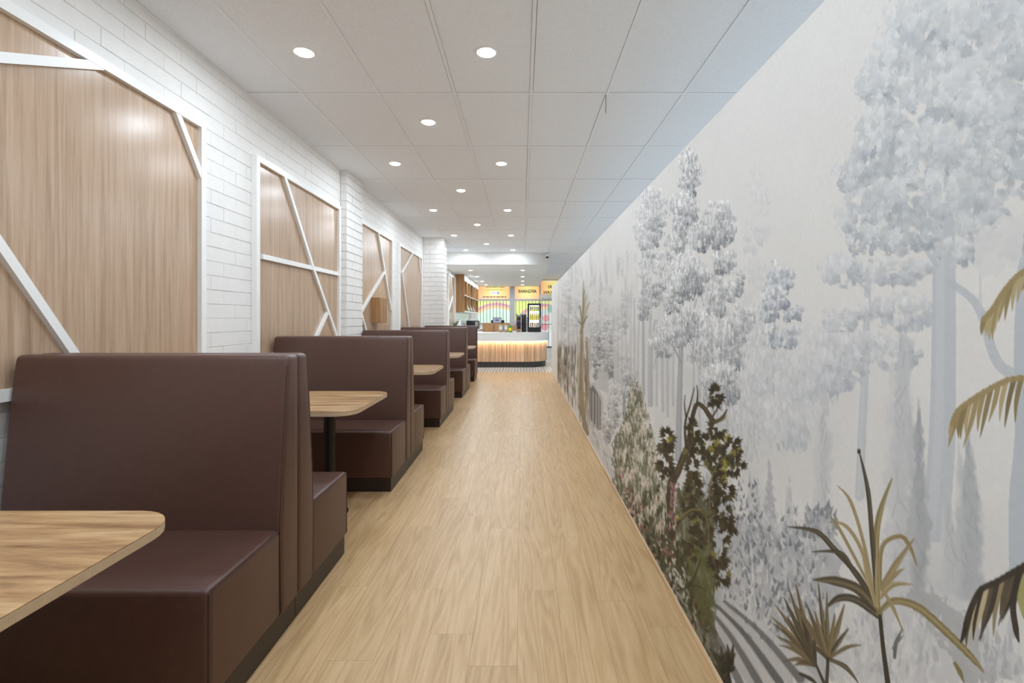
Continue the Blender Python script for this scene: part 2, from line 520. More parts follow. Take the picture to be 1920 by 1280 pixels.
pair_y = [-1.4, 0.93, 3.29, 5.65, 8.08, 10.52, 12.72]
seen = 0
for k, y in enumerate(pair_y):
    if y > 2: seen += 1
    for x, side in ((-1.447, 'left'), (-0.237, 'right')):
        lab = ('recessed ceiling downlight on the %s of the %s pair along the aisle' % (side, ORD[seen-1])) if y > 2 else \
              ('recessed ceiling downlight overhead on the %s, %s the viewer' % (side, 'just ahead of' if y > 0 else 'behind'))
        downlight(x, y, CEIL, lab, power=1.0)
for k, y in enumerate([-0.3, 2.1, 4.458, 6.835, 9.32, 11.72]):
    lab = ('recessed ceiling downlight in the middle line, %s single one' % ORD[k-2]) if y > 3 else \
          ('recessed ceiling downlight in the middle line, %s the viewer' % ('above and ahead of' if y > 0 else 'behind'))
    downlight(-0.843, y, CEIL, lab)
for k, y in enumerate([-1.5, 0.9, 3.3, 5.7, 8.1, 10.5]):
    downlight(2.25, y, CEIL, 'recessed downlight in the space beyond the mural partition, %s one' % ORD[k], power=1.9)
for k, y in enumerate([14.81, 17.03, 19.1, 21.1]):
    for x, side in ((-1.54, 'left'), (0.02, 'right')):
        downlight(x, y, BZ, 'downlight in the bulkhead underside, %s in the %s row' % (ORD[k], side), 0.054, 1.4)

# ------------------------------------------------------------------ booths
BXL, BXR = -2.118, -0.974
def bench(c, label, double=True, xl=BXL):
    """upholstered booth bench about the seam plane y = c; the first seat faces the camera"""
    t = thing('booth_bench', ((xl+BXR)/2, c, 0), label, 'booth bench', 'brown booth benches along the brick wall')
    for s in ((-1, 1) if double else (-1,)):
        Y = lambda v: c + s*v
        a, b2 = sorted((Y(0.150), Y(0.610)))
        st = MB().box(xl, BXR, a, b2, 0.098, 0.452).bevel(0.022, 4).build('seat', M_leather, t)
        prof = [(Y(0.001), 0.098), (Y(0.152), 0.098), (Y(0.160), 0.44), (Y(0.150), 0.56), (Y(0.118), 0.90), (Y(0.094), 1.10), (Y(0.086), 1.147), (Y(0.001), 1.147)]
        bk_ = MB().prism(prof, 'x', xl, BXR+0.004).bevel(0.020, 4).build('backrest', M_leather, t)
        a, b2 = sorted((Y(0.002), Y(0.595)))
        MB().box(xl, BXR-0.012, a, b2, 0.0, 0.098).build('kickboard', M_kick, t)
        xp = BXR-0.004
        MB().tube([(xp, Y(0.165), 0.447), (xp, Y(0.595), 0.447), (xp, Y(0.605), 0.437), (xp, Y(0.606), 0.11)], 0.0035, 6).sm().build('piping', M_pipe, st)
        xq = BXR+0.002
        MB().tube([(xq-0.003, Y(0.148), 0.11), (xq-0.003, Y(0.157), 0.44), (xq-0.003, Y(0.147), 0.56), (xq-0.003, Y(0.115), 0.90), (xq-0.003, Y(0.091), 1.10)], 0.0035, 6).sm().build('piping', M_pipe, bk_)
    return t
bench(2.155, 'nearest double-sided brown leatherette booth bench in the row')
bench(4.32, 'second brown booth bench from the viewer, beside the cross-battened panel')
bench(6.53, 'third brown booth bench from the viewer, by the slim brick pier', xl=-2.080)
bench(8.73, 'fourth brown booth bench from the viewer')
bench(-0.02, 'brown booth bench beside the viewer, before the nearest table')
bench(10.82, 'last, single-sided brown booth bench against the wide brick pier', double=False)

def rounded_rect(x0, x1, y0, y1, r, right_only=True, n=7):
    pts = [(x0, y0)]
    for cx, cy, a0 in ((x1-r, y0+r, -math.pi/2), (x1-r, y1-r, 0.0)):
        for i in range(n+1):
            a = a0 + (math.pi/2)*i/n
            pts.append((cx+r*math.cos(a), cy+r*math.sin(a)))
    pts.append((x0, y1))
    return pts
def dining_table(y0, y1, xr, label, xp=-1.33):
    xl = XL+0.06; zc = 0.752; c = (y0+y1)/2
    t = thing('dining_table', (xp, c, 0), label, 'dining table', 'wood-topped booth tables')
    tp = MB().prism(rounded_rect(xl, xr, y0, y1, 0.13), 'z', zc-0.002, zc).build('table_top', M_table, t)
    MB().prism(rounded_rect(xl, xr, y0, y1, 0.13), 'z', zc-0.027, zc-0.002).bevel(0.002, 1).build('edge_band', M_edge, tp)
    MB().lathe([(0.038, 0.012), (0.038, zc-0.035)], (xp, c, 0), 20).sm().build('pole', M_pole, t)
    MB().box(xp-0.17, xp+0.17, c-0.17, c+0.17, zc-0.037, zc-0.027).build('mounting_plate', M_pole, t)
    MB().lathe([(0.12, 0.0), (0.12, 0.006), (0.11, 0.012), (0.05, 0.016), (0.04, 0.03)], (xp, c, 0), 28).sm().build('base_plate', M_pole, t)
dining_table(0.55, 1.415, -0.955, 'nearest booth table with wood-grain top, cut by the picture edge')
dining_table(2.90, 3.75, -0.99, 'second booth table from the viewer, its dark pole showing', xp=-1.29)
dining_table(5.05, 5.88, -0.915, 'third booth table, between the second and third benches')
dining_table(7.2, 8.05, -0.925, 'fourth booth table, between the third and fourth benches')
dining_table(9.27, 10.05, -0.92, 'farthest booth table, in front of the last bench')
# ------------------------------------------------------------------ the mural print on the partition
KM = XR*F                                   # pixel x = VX + KM/d
class Canvas:
    def __init__(self):
        x = 1920.0; D = []
        d = KM/(x-VX)
        while d < WEND:
            D.append(d)
            d += min(1.25*d*d/KM, 0.045)
        D.append(WEND)
        self.D = np.array(D[::-1])          # far to near, pixel x ascending
        self.X = VX + KM/self.D
        self.Z = np.linspace(0.0, WTOP, 820)
        self.C = np.zeros((len(self.D), len(self.Z), 3))
        self.va, self.vb = self.cells(0.013, 1.5); self.wa, self.wb = self.cells(0.028, 1.4)
        self.n1 = self.noise(0.011, 3); self.n2 = self.noise(0.035, 3); self.n3 = self.noise(0.15, 3)
    def noise(self, size, octs):
        out = np.zeros((len(self.D), len(self.Z))); amp = 1.0; tot = 0
        for o in range(octs):
            s = size/(2**o)
            gu = int(WEND/s)+3; gv = int(WTOP/s)+3
            g = RNG.random((min(gu, 4000), gv))
            u = (self.D/s) % (g.shape[0]-2); v = self.Z/s
            iu = u.astype(int); iv = v.astype(int); fu = (u-iu)[:, None]; fv = (v-iv)[None, :]
            fu = fu*fu*(3-2*fu); fv = fv*fv*(3-2*fv)
            a = g[np.ix_(iu, iv)]; b = g[np.ix_(iu+1, iv)]; c = g[np.ix_(iu, iv+1)]; d = g[np.ix_(iu+1, iv+1)]
            out += amp*((a*(1-fu)+b*fu)*(1-fv) + (c*(1-fu)+d*fu)*fv); tot += amp; amp *= 0.6
        return out/tot - 0.5
    def cells(self, s, asp):
        """leaf-sized patches: two random values for each patch, patches asp times taller than wide"""
        u = self.D/s; v = self.Z/(s*asp); nu = int(WEND/s)+4; nv = int(WTOP/(s*asp))+4
        ju, jv, ra, rb = RNG.random((nu, nv)), RNG.random((nu, nv)), RNG.random((nu, nv)), RNG.random((nu, nv))
        wob = self.noise(s*0.5, 2)*0.8
        U_ = u[:, None]+wob; V_ = v[None, :]+wob[::-1]*0.8
        iu = np.clip(np.floor(U_).astype(int), 0, nu-3); iv = np.clip(np.floor(V_).astype(int), 0, nv-3)
        best = np.full(U_.shape, 9.0); A = np.zeros(U_.shape); B = np.zeros(U_.shape)
        for a in (-1, 0, 1):
            for b in (-1, 0, 1):
                p, q = np.clip(iu+a, 0, nu-1), np.clip(iv+b, 0, nv-1)
                d = (p+ju[p, q]-U_)**2 + (q+jv[p, q]-V_)**2
                m = d < best
                best = np.where(m, d, best); A = np.where(m, ra[p, q], A); B = np.where(m, rb[p, q]-0.35*np.sqrt(np.minimum(d, 1)), B)
        return A-0.5, B-0.35
    def mass(self, x, y, rx, ry, col, a=0.8, soft=0.2, rag=0.8, amp=30, big=False, tint=(1,1,1)):
        """leafy clump: the edge follows the leaf patches and every patch has its own tone"""
        w = self.win(x-rx*1.5, x+rx*1.5, y-ry*1.5, y+ry*1.5)
        if w is None: return
        cs, rs, X, Y = w
        A, B = (self.wa, self.wb) if big else (self.va, self.vb)
        r = np.sqrt(((X-x)/rx)**2 + ((Y-y)/ry)**2) + rag*A[cs, rs]
        m = (np.clip((1-r)/soft, 0, 1)*a)[..., None]
        c = np.asarray(col)[None, None]/255 + (B[cs, rs]*amp/255)[..., None]*np.asarray(tint)
        # tops catch the brush's light wash, undersides the dark one
        c = c - (np.clip((Y-y)/ry, -1, 1)*amp*0.35/255)[..., None]
        self.C[cs, rs] = self.C[cs, rs]*(1-m) + c*m
    def win(self, x0, x1, y0, y1):
        c0 = int(np.searchsorted(self.X, x0)); c1 = int(np.searchsorted(self.X, x1))
        if c1-c0 < 1: c0 = max(0, min(c0, len(self.X)-1)); c1 = c0+1
        da, db = self.D[c0], self.D[c1-1]
        zz = [EYE+(VY-y)*d/F for y in (y0, y1) for d in (da, db)]
        r0 = int(np.searchsorted(self.Z, min(zz))); r1 = int(np.searchsorted(self.Z, max(zz)))
        if r1 <= r0: return None
        X = self.X[c0:c1, None]
        Y = VY - (self.Z[None, r0:r1]-EYE)*F/self.D[c0:c1, None]
        return slice(c0, c1), slice(r0, r1), X, Y
    def blend(self, cs, rs, m, col):
        m = m[..., None]
        self.C[cs, rs] = self.C[cs, rs]*(1-m) + np.asarray(col)/255.0*m
    def blob(self, x, y, rx, ry, col, a=1.0, soft=0.35, rot=0.0, rag=0.0, nf=1):
        R = max(rx, ry) if rot else 0
        w = self.win(x-max(rx, R)*1.3, x+max(rx, R)*1.3, y-max(ry, R)*1.3, y+max(ry, R)*1.3)
        if w is None: return
        cs, rs, X, Y = w
        dx, dy = X-x, Y-y
        if rot:
            c, s = math.cos(rot), math.sin(rot); dx, dy = dx*c+dy*s, dy*c-dx*s
        r = np.sqrt((dx/rx)**2 + (dy/ry)**2)
        if rag: r = r + rag*(self.n1 if nf == 1 else self.n2 if nf == 2 else self.n3)[cs, rs]
        self.blend(cs, rs, np.clip((1-r)/soft, 0, 1)*a, col)
    def stroke(self, pts, wid, col, a=1.0, soft=1.2, rag=0.0, smooth=True):
        """brush line through pixel points with a width for each point"""
        P = np.array(pts, float); W = np.array(wid if hasattr(wid, '__len__') else [wid]*len(pts), float)
        if smooth and len(P) > 2:
            n = len(P); t = np.linspace(0, n-1, (n-1)*5+1); i = np.clip(t.astype(int), 0, n-2); f = (t-i)[:, None]
            p0 = P[np.clip(i-1, 0, n-1)]; p1 = P[i]; p2 = P[i+1]; p3 = P[np.clip(i+2, 0, n-1)]
            Q = 0.5*((2*p1)+(-p0+p2)*f+(2*p0-5*p1+4*p2-p3)*f**2+(-p0+3*p1-3*p2+p3)*f**3)
            W = W[i]*(1-f[:, 0])+W[i+1]*f[:, 0]; P = Q
        mw = W.max()+soft+2
        w = self.win(P[:, 0].min()-mw, P[:, 0].max()+mw, P[:, 1].min()-mw, P[:, 1].max()+mw)
        if w is None: return
        cs, rs, X, Y = w
        best = np.zeros(np.broadcast(X, Y).shape)
        for k in range(len(P)-1):
            a0, b0 = P[k], P[k+1]; ab = b0-a0; L2 = max((ab**2).sum(), 1e-6)
            t = np.clip(((X-a0[0])*ab[0]+(Y-a0[1])*ab[1])/L2, 0, 1)
            d = np.hypot(X-a0[0]-t*ab[0], Y-a0[1]-t*ab[1]) - (W[k]*(1-t)+W[k+1]*t)/2
            if rag: d = d + rag*self.n1[cs, rs]
            best = np.maximum(best, np.clip(0.5-d/soft, 0, 1))
        self.blend(cs, rs, best*a, col)
    def poly(self, pts, col, a=1.0, rag=0.0, soft=0, shade=None):
        P = np.array(pts, float)
        w = self.win(P[:, 0].min()-2, P[:, 0].max()+2, P[:, 1].min()-2, P[:, 1].max()+2)
        if w is None: return
        cs, rs, X, Y = w
        X = np.broadcast_to(X, Y.shape) + (rag*self.n2[cs, rs] if rag else 0); Y = Y + (rag*self.n1[cs, rs] if rag else 0)
        ins = np.zeros(Y.shape, bool); n = len(P)
        for i in range(n):
            x1, y1 = P[i]; x2, y2 = P[(i+1) % n]
            if y1 == y2: continue
            ins ^= ((y1 > Y) != (y2 > Y)) & (X < (x2-x1)*(Y-y1)/(y2-y1)+x1)
        m = ins*a
        if shade is not None: m = m*np.clip(0.75+shade*self.n2[cs, rs], 0, 1)
        self.blend(cs, rs, m, col)

cv = Canvas()
R_ = random.Random(5)
U = R_.uniform
# paper ground: warm white, a little mottled
cv.C[:] = np.array((229, 228, 225))/255
cv.C += (cv.n3*0.020)[..., None]
# mist: the lower half of the forest is slightly greyer
def fog(x, y, rx, ry, col, a): cv.blob(x, y, rx, ry, col, a, soft=1.0, rag=0.8, nf=3)
fog(1240, 660, 110, 170, (206,206,205), 0.6)
fog(1450, 820, 260, 220, (214,214,213), 0.7)
fog(1330, 900, 120, 250, (196,198,200), 0.5)
fog(1720, 1150, 260, 200, (206,207,208), 0.8)
fog(1120, 640, 70, 140, (208,206,203), 0.7)

def mix(a, b, t): return tuple(a[i]*(1-t)+b[i]*t for i in range(3))
def crown(x, y, rx, ry, base, dark, light, n, leaf, a=0.9, lean=0.0):
    """painted foliage mass: ragged clumps with shaded undersides and lit tops, then leaf dabs"""
    cl = []
    for i in range(int(n*(1.9 if x > 1540 else 1.0))):
        while True:
            u, v = U(-1, 1), U(-1, 1)
            if u*u+v*v < 1: break
        cl.append((x+u*rx*0.86+lean*v*rx, y+v*ry*0.88, U(0.20, 0.36)*min(rx, ry)*(0.62 if x > 1540 else 1.0)+2, u, v))
    cl.sort(key=lambda c: c[1])
    big = False
    amp = (0.75 if x < 1500 else 0.5)*(sum(light)-sum(dark))/3
    for (cx, cy, r, u, v) in cl:
        sh = min(1.0, max(0.0, 0.40+0.45*v+0.25*u+U(-0.35, 0.35)))
        c = mix(light, mix(base, dark, sh), 0.35+0.65*sh)
        cv.mass(cx, cy, r*U(1.0, 1.5), r*U(0.8, 1.15), c, a, 0.25, 0.9, amp, big)
        if sh > 0.6 and U(0, 1) < 0.5:
            cv.mass(cx+r*0.3, cy+r*0.5, r*0.7, r*0.45, mix(base, dark, 1.15), a*0.9, 0.3, 0.9, amp*0.6, big)
def pine(x, y0, y1, wb, col, a=0.8):
    n = int((y1-y0)/7)+3
    for i in range(n):
        t = i/(n-1); w = wb*(0.12+0.88*t)
        cv.blob(x+U(-1, 1), y0+(y1-y0)*t, w*0.5, 8, mix(col, (200,202,204), U(0, 0.4)), a, 0.6, rag=1.4)
def trunk(pts, w0, w1, col, a=0.85, hl=None):
    n = len(pts); W = [w0+(w1-w0)*i/(n-1) for i in range(n)]
    cv.stroke(pts, W, col, a, 1.5, rag=1.5)
    if hl: cv.stroke([(p[0]-w0*0.18, p[1]) for p in pts], [w*0.35 for w in W], hl, a*0.6, 2.0, rag=2)

G0, G1, G2 = (196,197,198), (160,162,164), (222,222,221)          # neutral grey wash
P0, P1, P2 = (212,214,216), (186,191,196), (226,226,226)          # pale blue-grey wash
# --- far, faint trees
crown(1415, 400, 26, 90, (220,220,219), (210,211,212), (228,228,226), 22, 4, 0.6)
crown(1420, 560, 40, 90, (216,217,217), (206,208,210), (226,226,225), 26, 4, 0.6)
crown(1530, 690, 70, 90, (217,218,218), (206,208,210), (226,226,225), 34, 6, 0.6)
crown(1400, 700, 60, 110, (212,213,214), (196,198,200), (224,224,223), 50, 5, 0.7)
crown(1370, 800, 60, 70, (208,209,210), (190,192,195), (222,222,221), 40, 5, 0.6)
for x, y0, y1, w in ((1190,560,740,3),(1197,600,745,3),(1206,560,760,4),(1218,590,760,5),(1231,600,760,3),(1243,620,770,4),(1252,560,780,4),(1262,640,760,3),(1300,650,780,3),(1312,640,800,4),(1345,690,830,4),(1362,700,850,3)):
    trunk([(x+U(-2,2),y0),(x+U(-1,1),(y0+y1)/2),(x,y1)], w, w*1.3, (186,187,188), 0.7)
# --- main grey trees
trunk([(1283,400),(1280,520),(1277,640),(1274,760),(1272,860)], 5, 12, (164,167,170), 0.9, (196,198,199))
for p in (((1280,560),(1268,530),(1258,500)), ((1279,640),(1295,600),(1306,560)), ((1277,680),(1262,650),(1250,640)), ((1278,470),(1292,440),(1300,410)), ((1276,480),(1267,455),(1262,440)), ((1277,650),(1300,630),(1318,600))):
    trunk(p, 4, 2, (164,167,170), 0.85)
trunk([(1341,420),(1339,560),(1338,700),(1336,800)], 3, 7, (182,184,186), 0.8)
trunk([(1205,470),(1206,560),(1207,740)], 3, 5, (176,178,180), 0.8)
trunk([(1228,600),(1222,660),(1222,760)], 3, 5, (180,182,184), 0.8); trunk([(1240,620),(1226,690)], 3, 2, (180,182,184), 0.8)
for (x, y, rx, ry, n) in ((1215,430,22,85,46),(1238,400,16,60,24),(1212,545,20,62,34),(1236,520,16,55,24)):
    crown(x, y, rx, ry, G0, (142,145,148), G2, n, 3.4, 0.8)
for (x, y, rx, ry, n, k) in ((1292,325,20,56,46,0),(1286,400,26,45,44,0),(1312,440,20,34,24,0.2),(1262,470,16,36,22,0.2),(1345,425,27,55,46,0.4),(1358,490,20,26,20,0.4),(1290,520,36,44,54,0.3),(1262,560,18,34,24,0.1),(1382,532,18,24,22,0.35),(1345,560,26,40,40,0.5),(1280,612,36,42,50,0.3),(1330,640,34,50,50,0.5),(1366,650,30,60,50,0.6),(1240,640,20,40,26,0.4),(1392,600,22,40,26,0.7),(1350,720,36,40,40,0.6)):
    crown(x, y, rx, ry, mix(G0, (214,215,215), k), mix((122,126,129), (174,178,181), k), G2, n, 3.6, 0.85)
# --- blue-grey tree in the middle distance
trunk([(1452,560),(1452,640),(1450,760)], 4, 7, (190,194,198), 0.8)
for (x, y, rx, ry, n) in ((1458,522,24,38,34),(1440,585,18,20,18),(1484,585,18,20,18),(1452,560,26,26,22),(1448,630,22,22,20),(1482,632,20,20,16)):
    crown(x, y, rx, ry, (202,205,208), (156,163,171), (221,222,223), n, 4, 0.85)
for (x, y, rx, ry, n) in ((1440,700,50,50,36),(1500,720,50,60,34),(1470,790,60,50,34)):
    crown(x, y, rx, ry, (214,216,217), (196,200,204), (224,224,224), n, 5, 0.6)
# --- pine with flat crowns on the right
trunk([(1632,490),(1626,560),(1622,700),(1616,820),(1612,930)], 10, 18, (198,202,206), 0.85, (212,214,216))
for p in (((1626,600),(1640,590),(1662,570)), ((1628,545),(1605,525),(1590,515)), ((1624,660),(1600,640),(1585,620)), ((1622,720),(1600,706),(1580,690)), ((1634,520),(1650,510),(1680,505))):
    trunk(p, 7, 3, (198,202,206), 0.8)
for (x, y, rx, ry, n) in ((1575,508,46,34,40),(1680,508,74,28,46),(1700,585,60,40,40),(1640,580,46,26,28),(1572,600,36,26,26),(1610,650,60,30,34),(1560,680,60,60,44),(1680,660,50,36,30)):
    crown(x, y, rx, ry, (211,213,215), (184,189,194), (224,224,224), n, 7, 0.75)
# --- great pale tree, upper right
trunk([(1768,400),(1770,520),(1769,700),(1765,850),(1752,990)], 40, 54, (196,201,206), 0.9, (210,213,216))
trunk([(1782,530),(1822,560),(1845,600),(1858,650),(1880,690),(1920,705)], 14, 22, (194,199,204), 0.85)
trunk([(1838,580),(1838,500)], 7, 4, (206,209,212), 0.7); trunk([(1720,440),(1738,470),(1757,500)], 7, 10, (196,201,206), 0.8)
trunk([(1925,470),(1918,640),(1922,800),(1912,940),(1914,1090)], 30, 44, (190,197,204), 0.9)
for (x, y, rx, ry, n) in ((1740,60,90,90,60),(1850,40,100,80,54),(1680,130,60,70,44),(1640,165,40,36,26),(1780,170,100,80,54),(1890,130,70,100,46),(1660,240,50,60,40),(1600,330,34,40,28),(1640,300,50,50,40),(1740,290,90,70,54),(1850,220,70,70,46),(1610,400,40,50,34),(1690,380,80,60,54),(1790,360,80,60,50),(1860,300,60,40,34),(1620,450,40,30,24),(1700,440,70,40,40),(1840,410,60,50,40),(1910,330,50,60,36),(1900,450,50,40,30),(1800,470,60,30,30),(1900,260,40,40,20)):
    crown(x, y, rx, ry, (207,210,212), (174,181,187), (222,223,223), n, 9, 0.7)
for (x, y, r) in ((1700,70,26),(1745,60,22),(1900,320,30),(1690,400,34),(1720,440,26),(1665,270,26),(1830,380,30),(1885,90,26),(1620,290,20),(1615,460,22),(1810,230,22)):
    cv.mass(x, y, r, r*0.7, (172,180,186), 0.55, 0.8, 1.3, 24)
cv.poly([(1828,450),(1862,420),(1920,400),(1925,490),(1890,500),(1850,520),(1830,500)], (224,224,222), 0.85, rag=40)
# --- cypresses
def cypress(x, y0, y1, w, col, a, lightside):
    n = int((y1-y0)/9)
    for i in range(n):
        t = i/(n-1); ww = w*math.sin(min(1, 0.12+t*1.2)*math.pi*0.5)*(1-0.15*t)
        cv.blob(x+U(-3,3), y0+(y1-y0)*t, ww*0.55, 20, mix(col, (205,207,209), U(0, 0.35)), a, 0.5, rag=1.3, nf=2)
        cv.blob(x-w*0.28+U(-4,4), y0+(y1-y0)*t, ww*0.25, 26, lightside, a*0.5, 0.7, rag=1.5, nf=2)
        cv.stroke([(x+U(-.3,.4)*ww, y0+(y1-y0)*t), (x+U(-.3,.4)*ww, y0+(y1-y0)*t-U(20,44))], [U(3,7), 1], mix(col, (150,154,158), U(0,.7)), a*0.5, 2)
cypress(1545, 740, 960, 40, (208,209,210), 0.7, (216,216,216))
cypress(1690, 640, 1090, 70, (203,205,207), 0.7, (214,215,216))
cypress(1722, 780, 1100, 46, (172,176,179), 0.85, (196,198,200))
cypress(1816, 836, 1110, 58, (182,186,189), 0.85, (202,204,206))
cypress(1780, 960, 1100, 40, (200,203,205), 0.7, (212,214,215))
pine(1443, 866, 1010, 44, (178,181,184)); pine(1406, 880, 1000, 24, (196,198,200)); pine(1420, 900, 1010, 30, (188,190,193)); pine(1480, 900, 1010, 36, (200,202,204))

# --- soft grey undergrowth
def leafy(x0, x1, y0, y1, n, cols, s, a=0.85, up=0.5):
    for i in range(n):
        x, y = U(x0, x1), U(y0, y1)
        an = U(-up, up)
        cv.stroke([(x, y), (x+math.sin(an)*s*U(0.8,1.6), y-math.cos(an)*s*U(0.8,1.8))], [s*U(0.5,0.8), s*0.12], R_.choice(cols), a, 1.6)
cv.poly([(1300,930),(1330,880),(1380,960),(1440,1000),(1500,985),(1525,945),(1560,960),(1580,1040),(1560,1280),(1340,1280)], (160,165,171), 0.75, rag=50, shade=0.9)
leafy(1390,1545,960,1200, 420, ((196,199,202),(208,210,212),(140,146,153),(124,130,138),(216,217,218),(176,180,185)), 9)
leafy(1320,1420,900,1150, 260, ((120,126,133),(150,156,162),(190,193,196),(104,110,117)), 6)
leafy(1510,1570,945,1010, 60, ((150,154,158),(176,179,182),(134,139,144)), 9)
# rocks and pale ground, lower right
cv.poly([(1560,1230),(1640,1100),(1700,1100),(1760,1130),(1830,1200),(1920,1230),(1920,1280),(1560,1280)], (206,207,208), 0.8, rag=40)
cv.poly([(1690,1110),(1740,1105),(1800,1140),(1860,1210),(1900,1280),(1820,1280),(1770,1210),(1720,1170)], (170,172,173), 0.8, rag=40, shade=0.8)
leafy(1590,1760,1160,1290, 130, ((218,219,219),(200,202,204),(186,189,192),(224,224,223)), 15, 0.7)
leafy(1840,1920,1180,1300, 40, ((214,215,215),(196,198,200),(178,180,182)), 18, 0.7, 0.2)
for i in range(14):
    x, y = U(1385,1440), U(1085,1190)
    cv.stroke([(x, y), (x+U(-6,10), y-U(20,34))], [4, 1], (222,222,221), 0.8, 1.5)
# --- stone steps running down to the corner
for k, (c, off) in enumerate((((120,120,120),0),((196,197,198),14),((108,109,110),26),((206,206,206),40),((96,97,98),54),((198,198,198),68),((112,112,112),84),((206,207,208),98))):
    cv.stroke([(1316+off*0.5, 1148-off*0.25), (1348+off*0.9, 1200-off*0.2), (1392+off*1.3, 1290-off*0.2)], [5, 9, 15], c, 0.85, 3, smooth=True)
leafy(1345,1372,1230,1290, 26, ((52,50,40),(70,66,50),(40,40,36)), 18, 0.9, 0.8)

# --- far end: streaked greys, brown shrubs, cypress, ruins
for i in range(170):
    x = U(1037, 1195); y = U(480+ (1195-x)*0.0, 720); t = (x-1037)/158
    g = U(170, 222)
    cv.blob(x, y, U(1.0, 2.5+4*t), U(10, 34), (g, g, g-2), 0.45, 0.7, rag=1.2)
for (x, y0, y1, w, g) in ((1062,512,640,9,170),(1082,505,620,7,196),(1056,560,660,6,180),(1070,590,700,8,178),(1133,505,650,9,206),(1114,530,640,6,204),(1100,560,700,8,190)):
    crown(x, (y0+y1)/2, w, (y1-y0)/2, (min(g+24,222),)*3, (g-10,)*3, (220,220,218), 26, 2.0, 0.7)
for x in (1046,1053,1066,1076,1108,1124,1150,1158,1166,1174,1183): trunk([(x,U(540,620)),(x+U(-1,1),U(680,730))], 1.6, 2.6, (186,186,185), 0.7)
crown(1118, 655, 8, 62, (176,177,176), (120,122,122), (208,208,206), 60, 1.8, 0.85)
crown(1139, 640, 10, 50, (178,179,179), (126,128,128), (208,208,207), 50, 2.0, 0.8); crown(1142, 690, 9, 30, (150,152,150), (100,102,100), (190,190,188), 34, 2.0, 0.8)
crown(1168, 585, 9, 46, (200,201,201), (172,174,175), (218,218,217), 34, 2.4, 0.75)
crown(1172, 700, 10, 50, (186,187,188), (150,152,154), (212,212,211), 44, 2.4, 0.75)
crown(1155, 640, 6, 60, (204,204,203), (184,185,185), (220,220,218), 24, 2, 0.6)
# ruin: pale tower, arches and a colonnade
cv.poly([(1150,655),(1157,652),(1158,720),(1150,722)], (206,205,203), 0.9); cv.poly([(1120,692),(1141,700),(1142,738),(1120,728)], (200,200,198), 0.85)
for y in range(660, 720, 6): cv.stroke([(1150,y),(1158,y-1)], 0.9, (176,176,175), 0.7)
cv.poly([(1103,722),(1113,716),(1131,745),(1133,800),(1104,800)], (198,198,196), 0.9)
cv.poly([(1104,730),(1112,722),(1126,746),(1127,806),(1104,806)], (112,111,109), 0.85)
for x in (1106,1112,1118,1123): cv.stroke([(x,732+(x-1106)*0.6),(x,806)], 2.2, (190,189,187), 0.85)
for (x, y) in ((1170,735),(1175,790),(1181,740)):
    cv.poly([(x-4,y+50),(x-4,y),(x-2,y-10),(x,y-13),(x+3,y-10),(x+4,y),(x+4,y+50)], (206,206,205), 0.9); cv.poly([(x-2,y+50),(x-2,y+4),(x,y-4),(x+2,y+4),(x+2,y+50)], (158,160,161), 0.8)
crown(1150, 760, 11, 48, (190,190,189), (140,141,141), (220,220,218), 70, 2.0, 0.85)
crown(1138, 800, 10, 34, (196,196,195), (150,151,151), (222,222,220), 40, 2.0, 0.85)
for i in range(80):
    t = U(0, 1); x = 1098+60*t+U(-8, 8); y = 795+95*t+U(-26, 8)
    cv.stroke([(x, y), (x+U(3,9), y+U(8,22))], [U(1.5,3), 0.6], R_.choice(((224,223,221),(206,206,205),(178,178,177),(226,226,224))), 0.75, 1.5)
cv.poly([(1096,790),(1106,786),(1128,815),(1148,850),(1152,905),(1142,890),(1118,848)], (214,213,211), 0.8, rag=8)
for i in range(120):
    t = U(0, 1); x = 1098+50*t+U(-3, 6); y = 800+78*t+U(-18, 10)
    cv.stroke([(x, y), (x+U(3,8), y+U(10,26))], [U(0.8,2), 0.5], R_.choice(((234,233,231),(226,225,223),(188,188,187),(160,160,159),(232,231,229))), 0.75, 1.2)
# brown shrubs and the tan palm
BR = ((112,98,76),(136,120,96),(92,80,62),(160,146,122),(78,68,52))
for i in range(230):
    x = R_.choice((U(1046,1066), U(1046,1052), U(1058,1068), U(1082,1103), U(1070,1080)))
    y = U(650, 700+(x-1037)*1.55); y = min(y, 703+(x-1037)*1.75)
    cv.blob(x, y, U(0.7,1.8), U(6,20), R_.choice(BR), 0.55, 0.7, rag=0.8)
cv.stroke([(1092,600),(1090,680),(1092,760),(1099,812)], [4,5,7,11], (150,136,110), 0.9, 1.5, rag=3)
cv.stroke([(1088,612),(1086,700),(1088,790)], [2,3,4], (196,182,156), 0.8, 1.0, rag=2)
for (dx, dy, w) in ((2,-86,2),(8,-60,3.6),(14,-46,4),(-6,-40,2.4),(10,-20,3),(-8,-10,3),(-4,14,3),(4,-70,2)):
    cv.stroke([(1092,612),(1092+dx*0.6,612+dy*0.75),(1092+dx,612+dy)], [2,w*1.2,1], R_.choice(((150,142,112),(176,164,134),(128,120,92))), 0.85, 1.2)
for i in range(60):
    x = U(1083,1106); cv.stroke([(x,U(620,780)),(x+U(-2,2),U(640,800))], [U(1,2),0.8], R_.choice(((160,146,118),(196,184,160),(120,106,82),(138,124,98))), 0.7, 1)

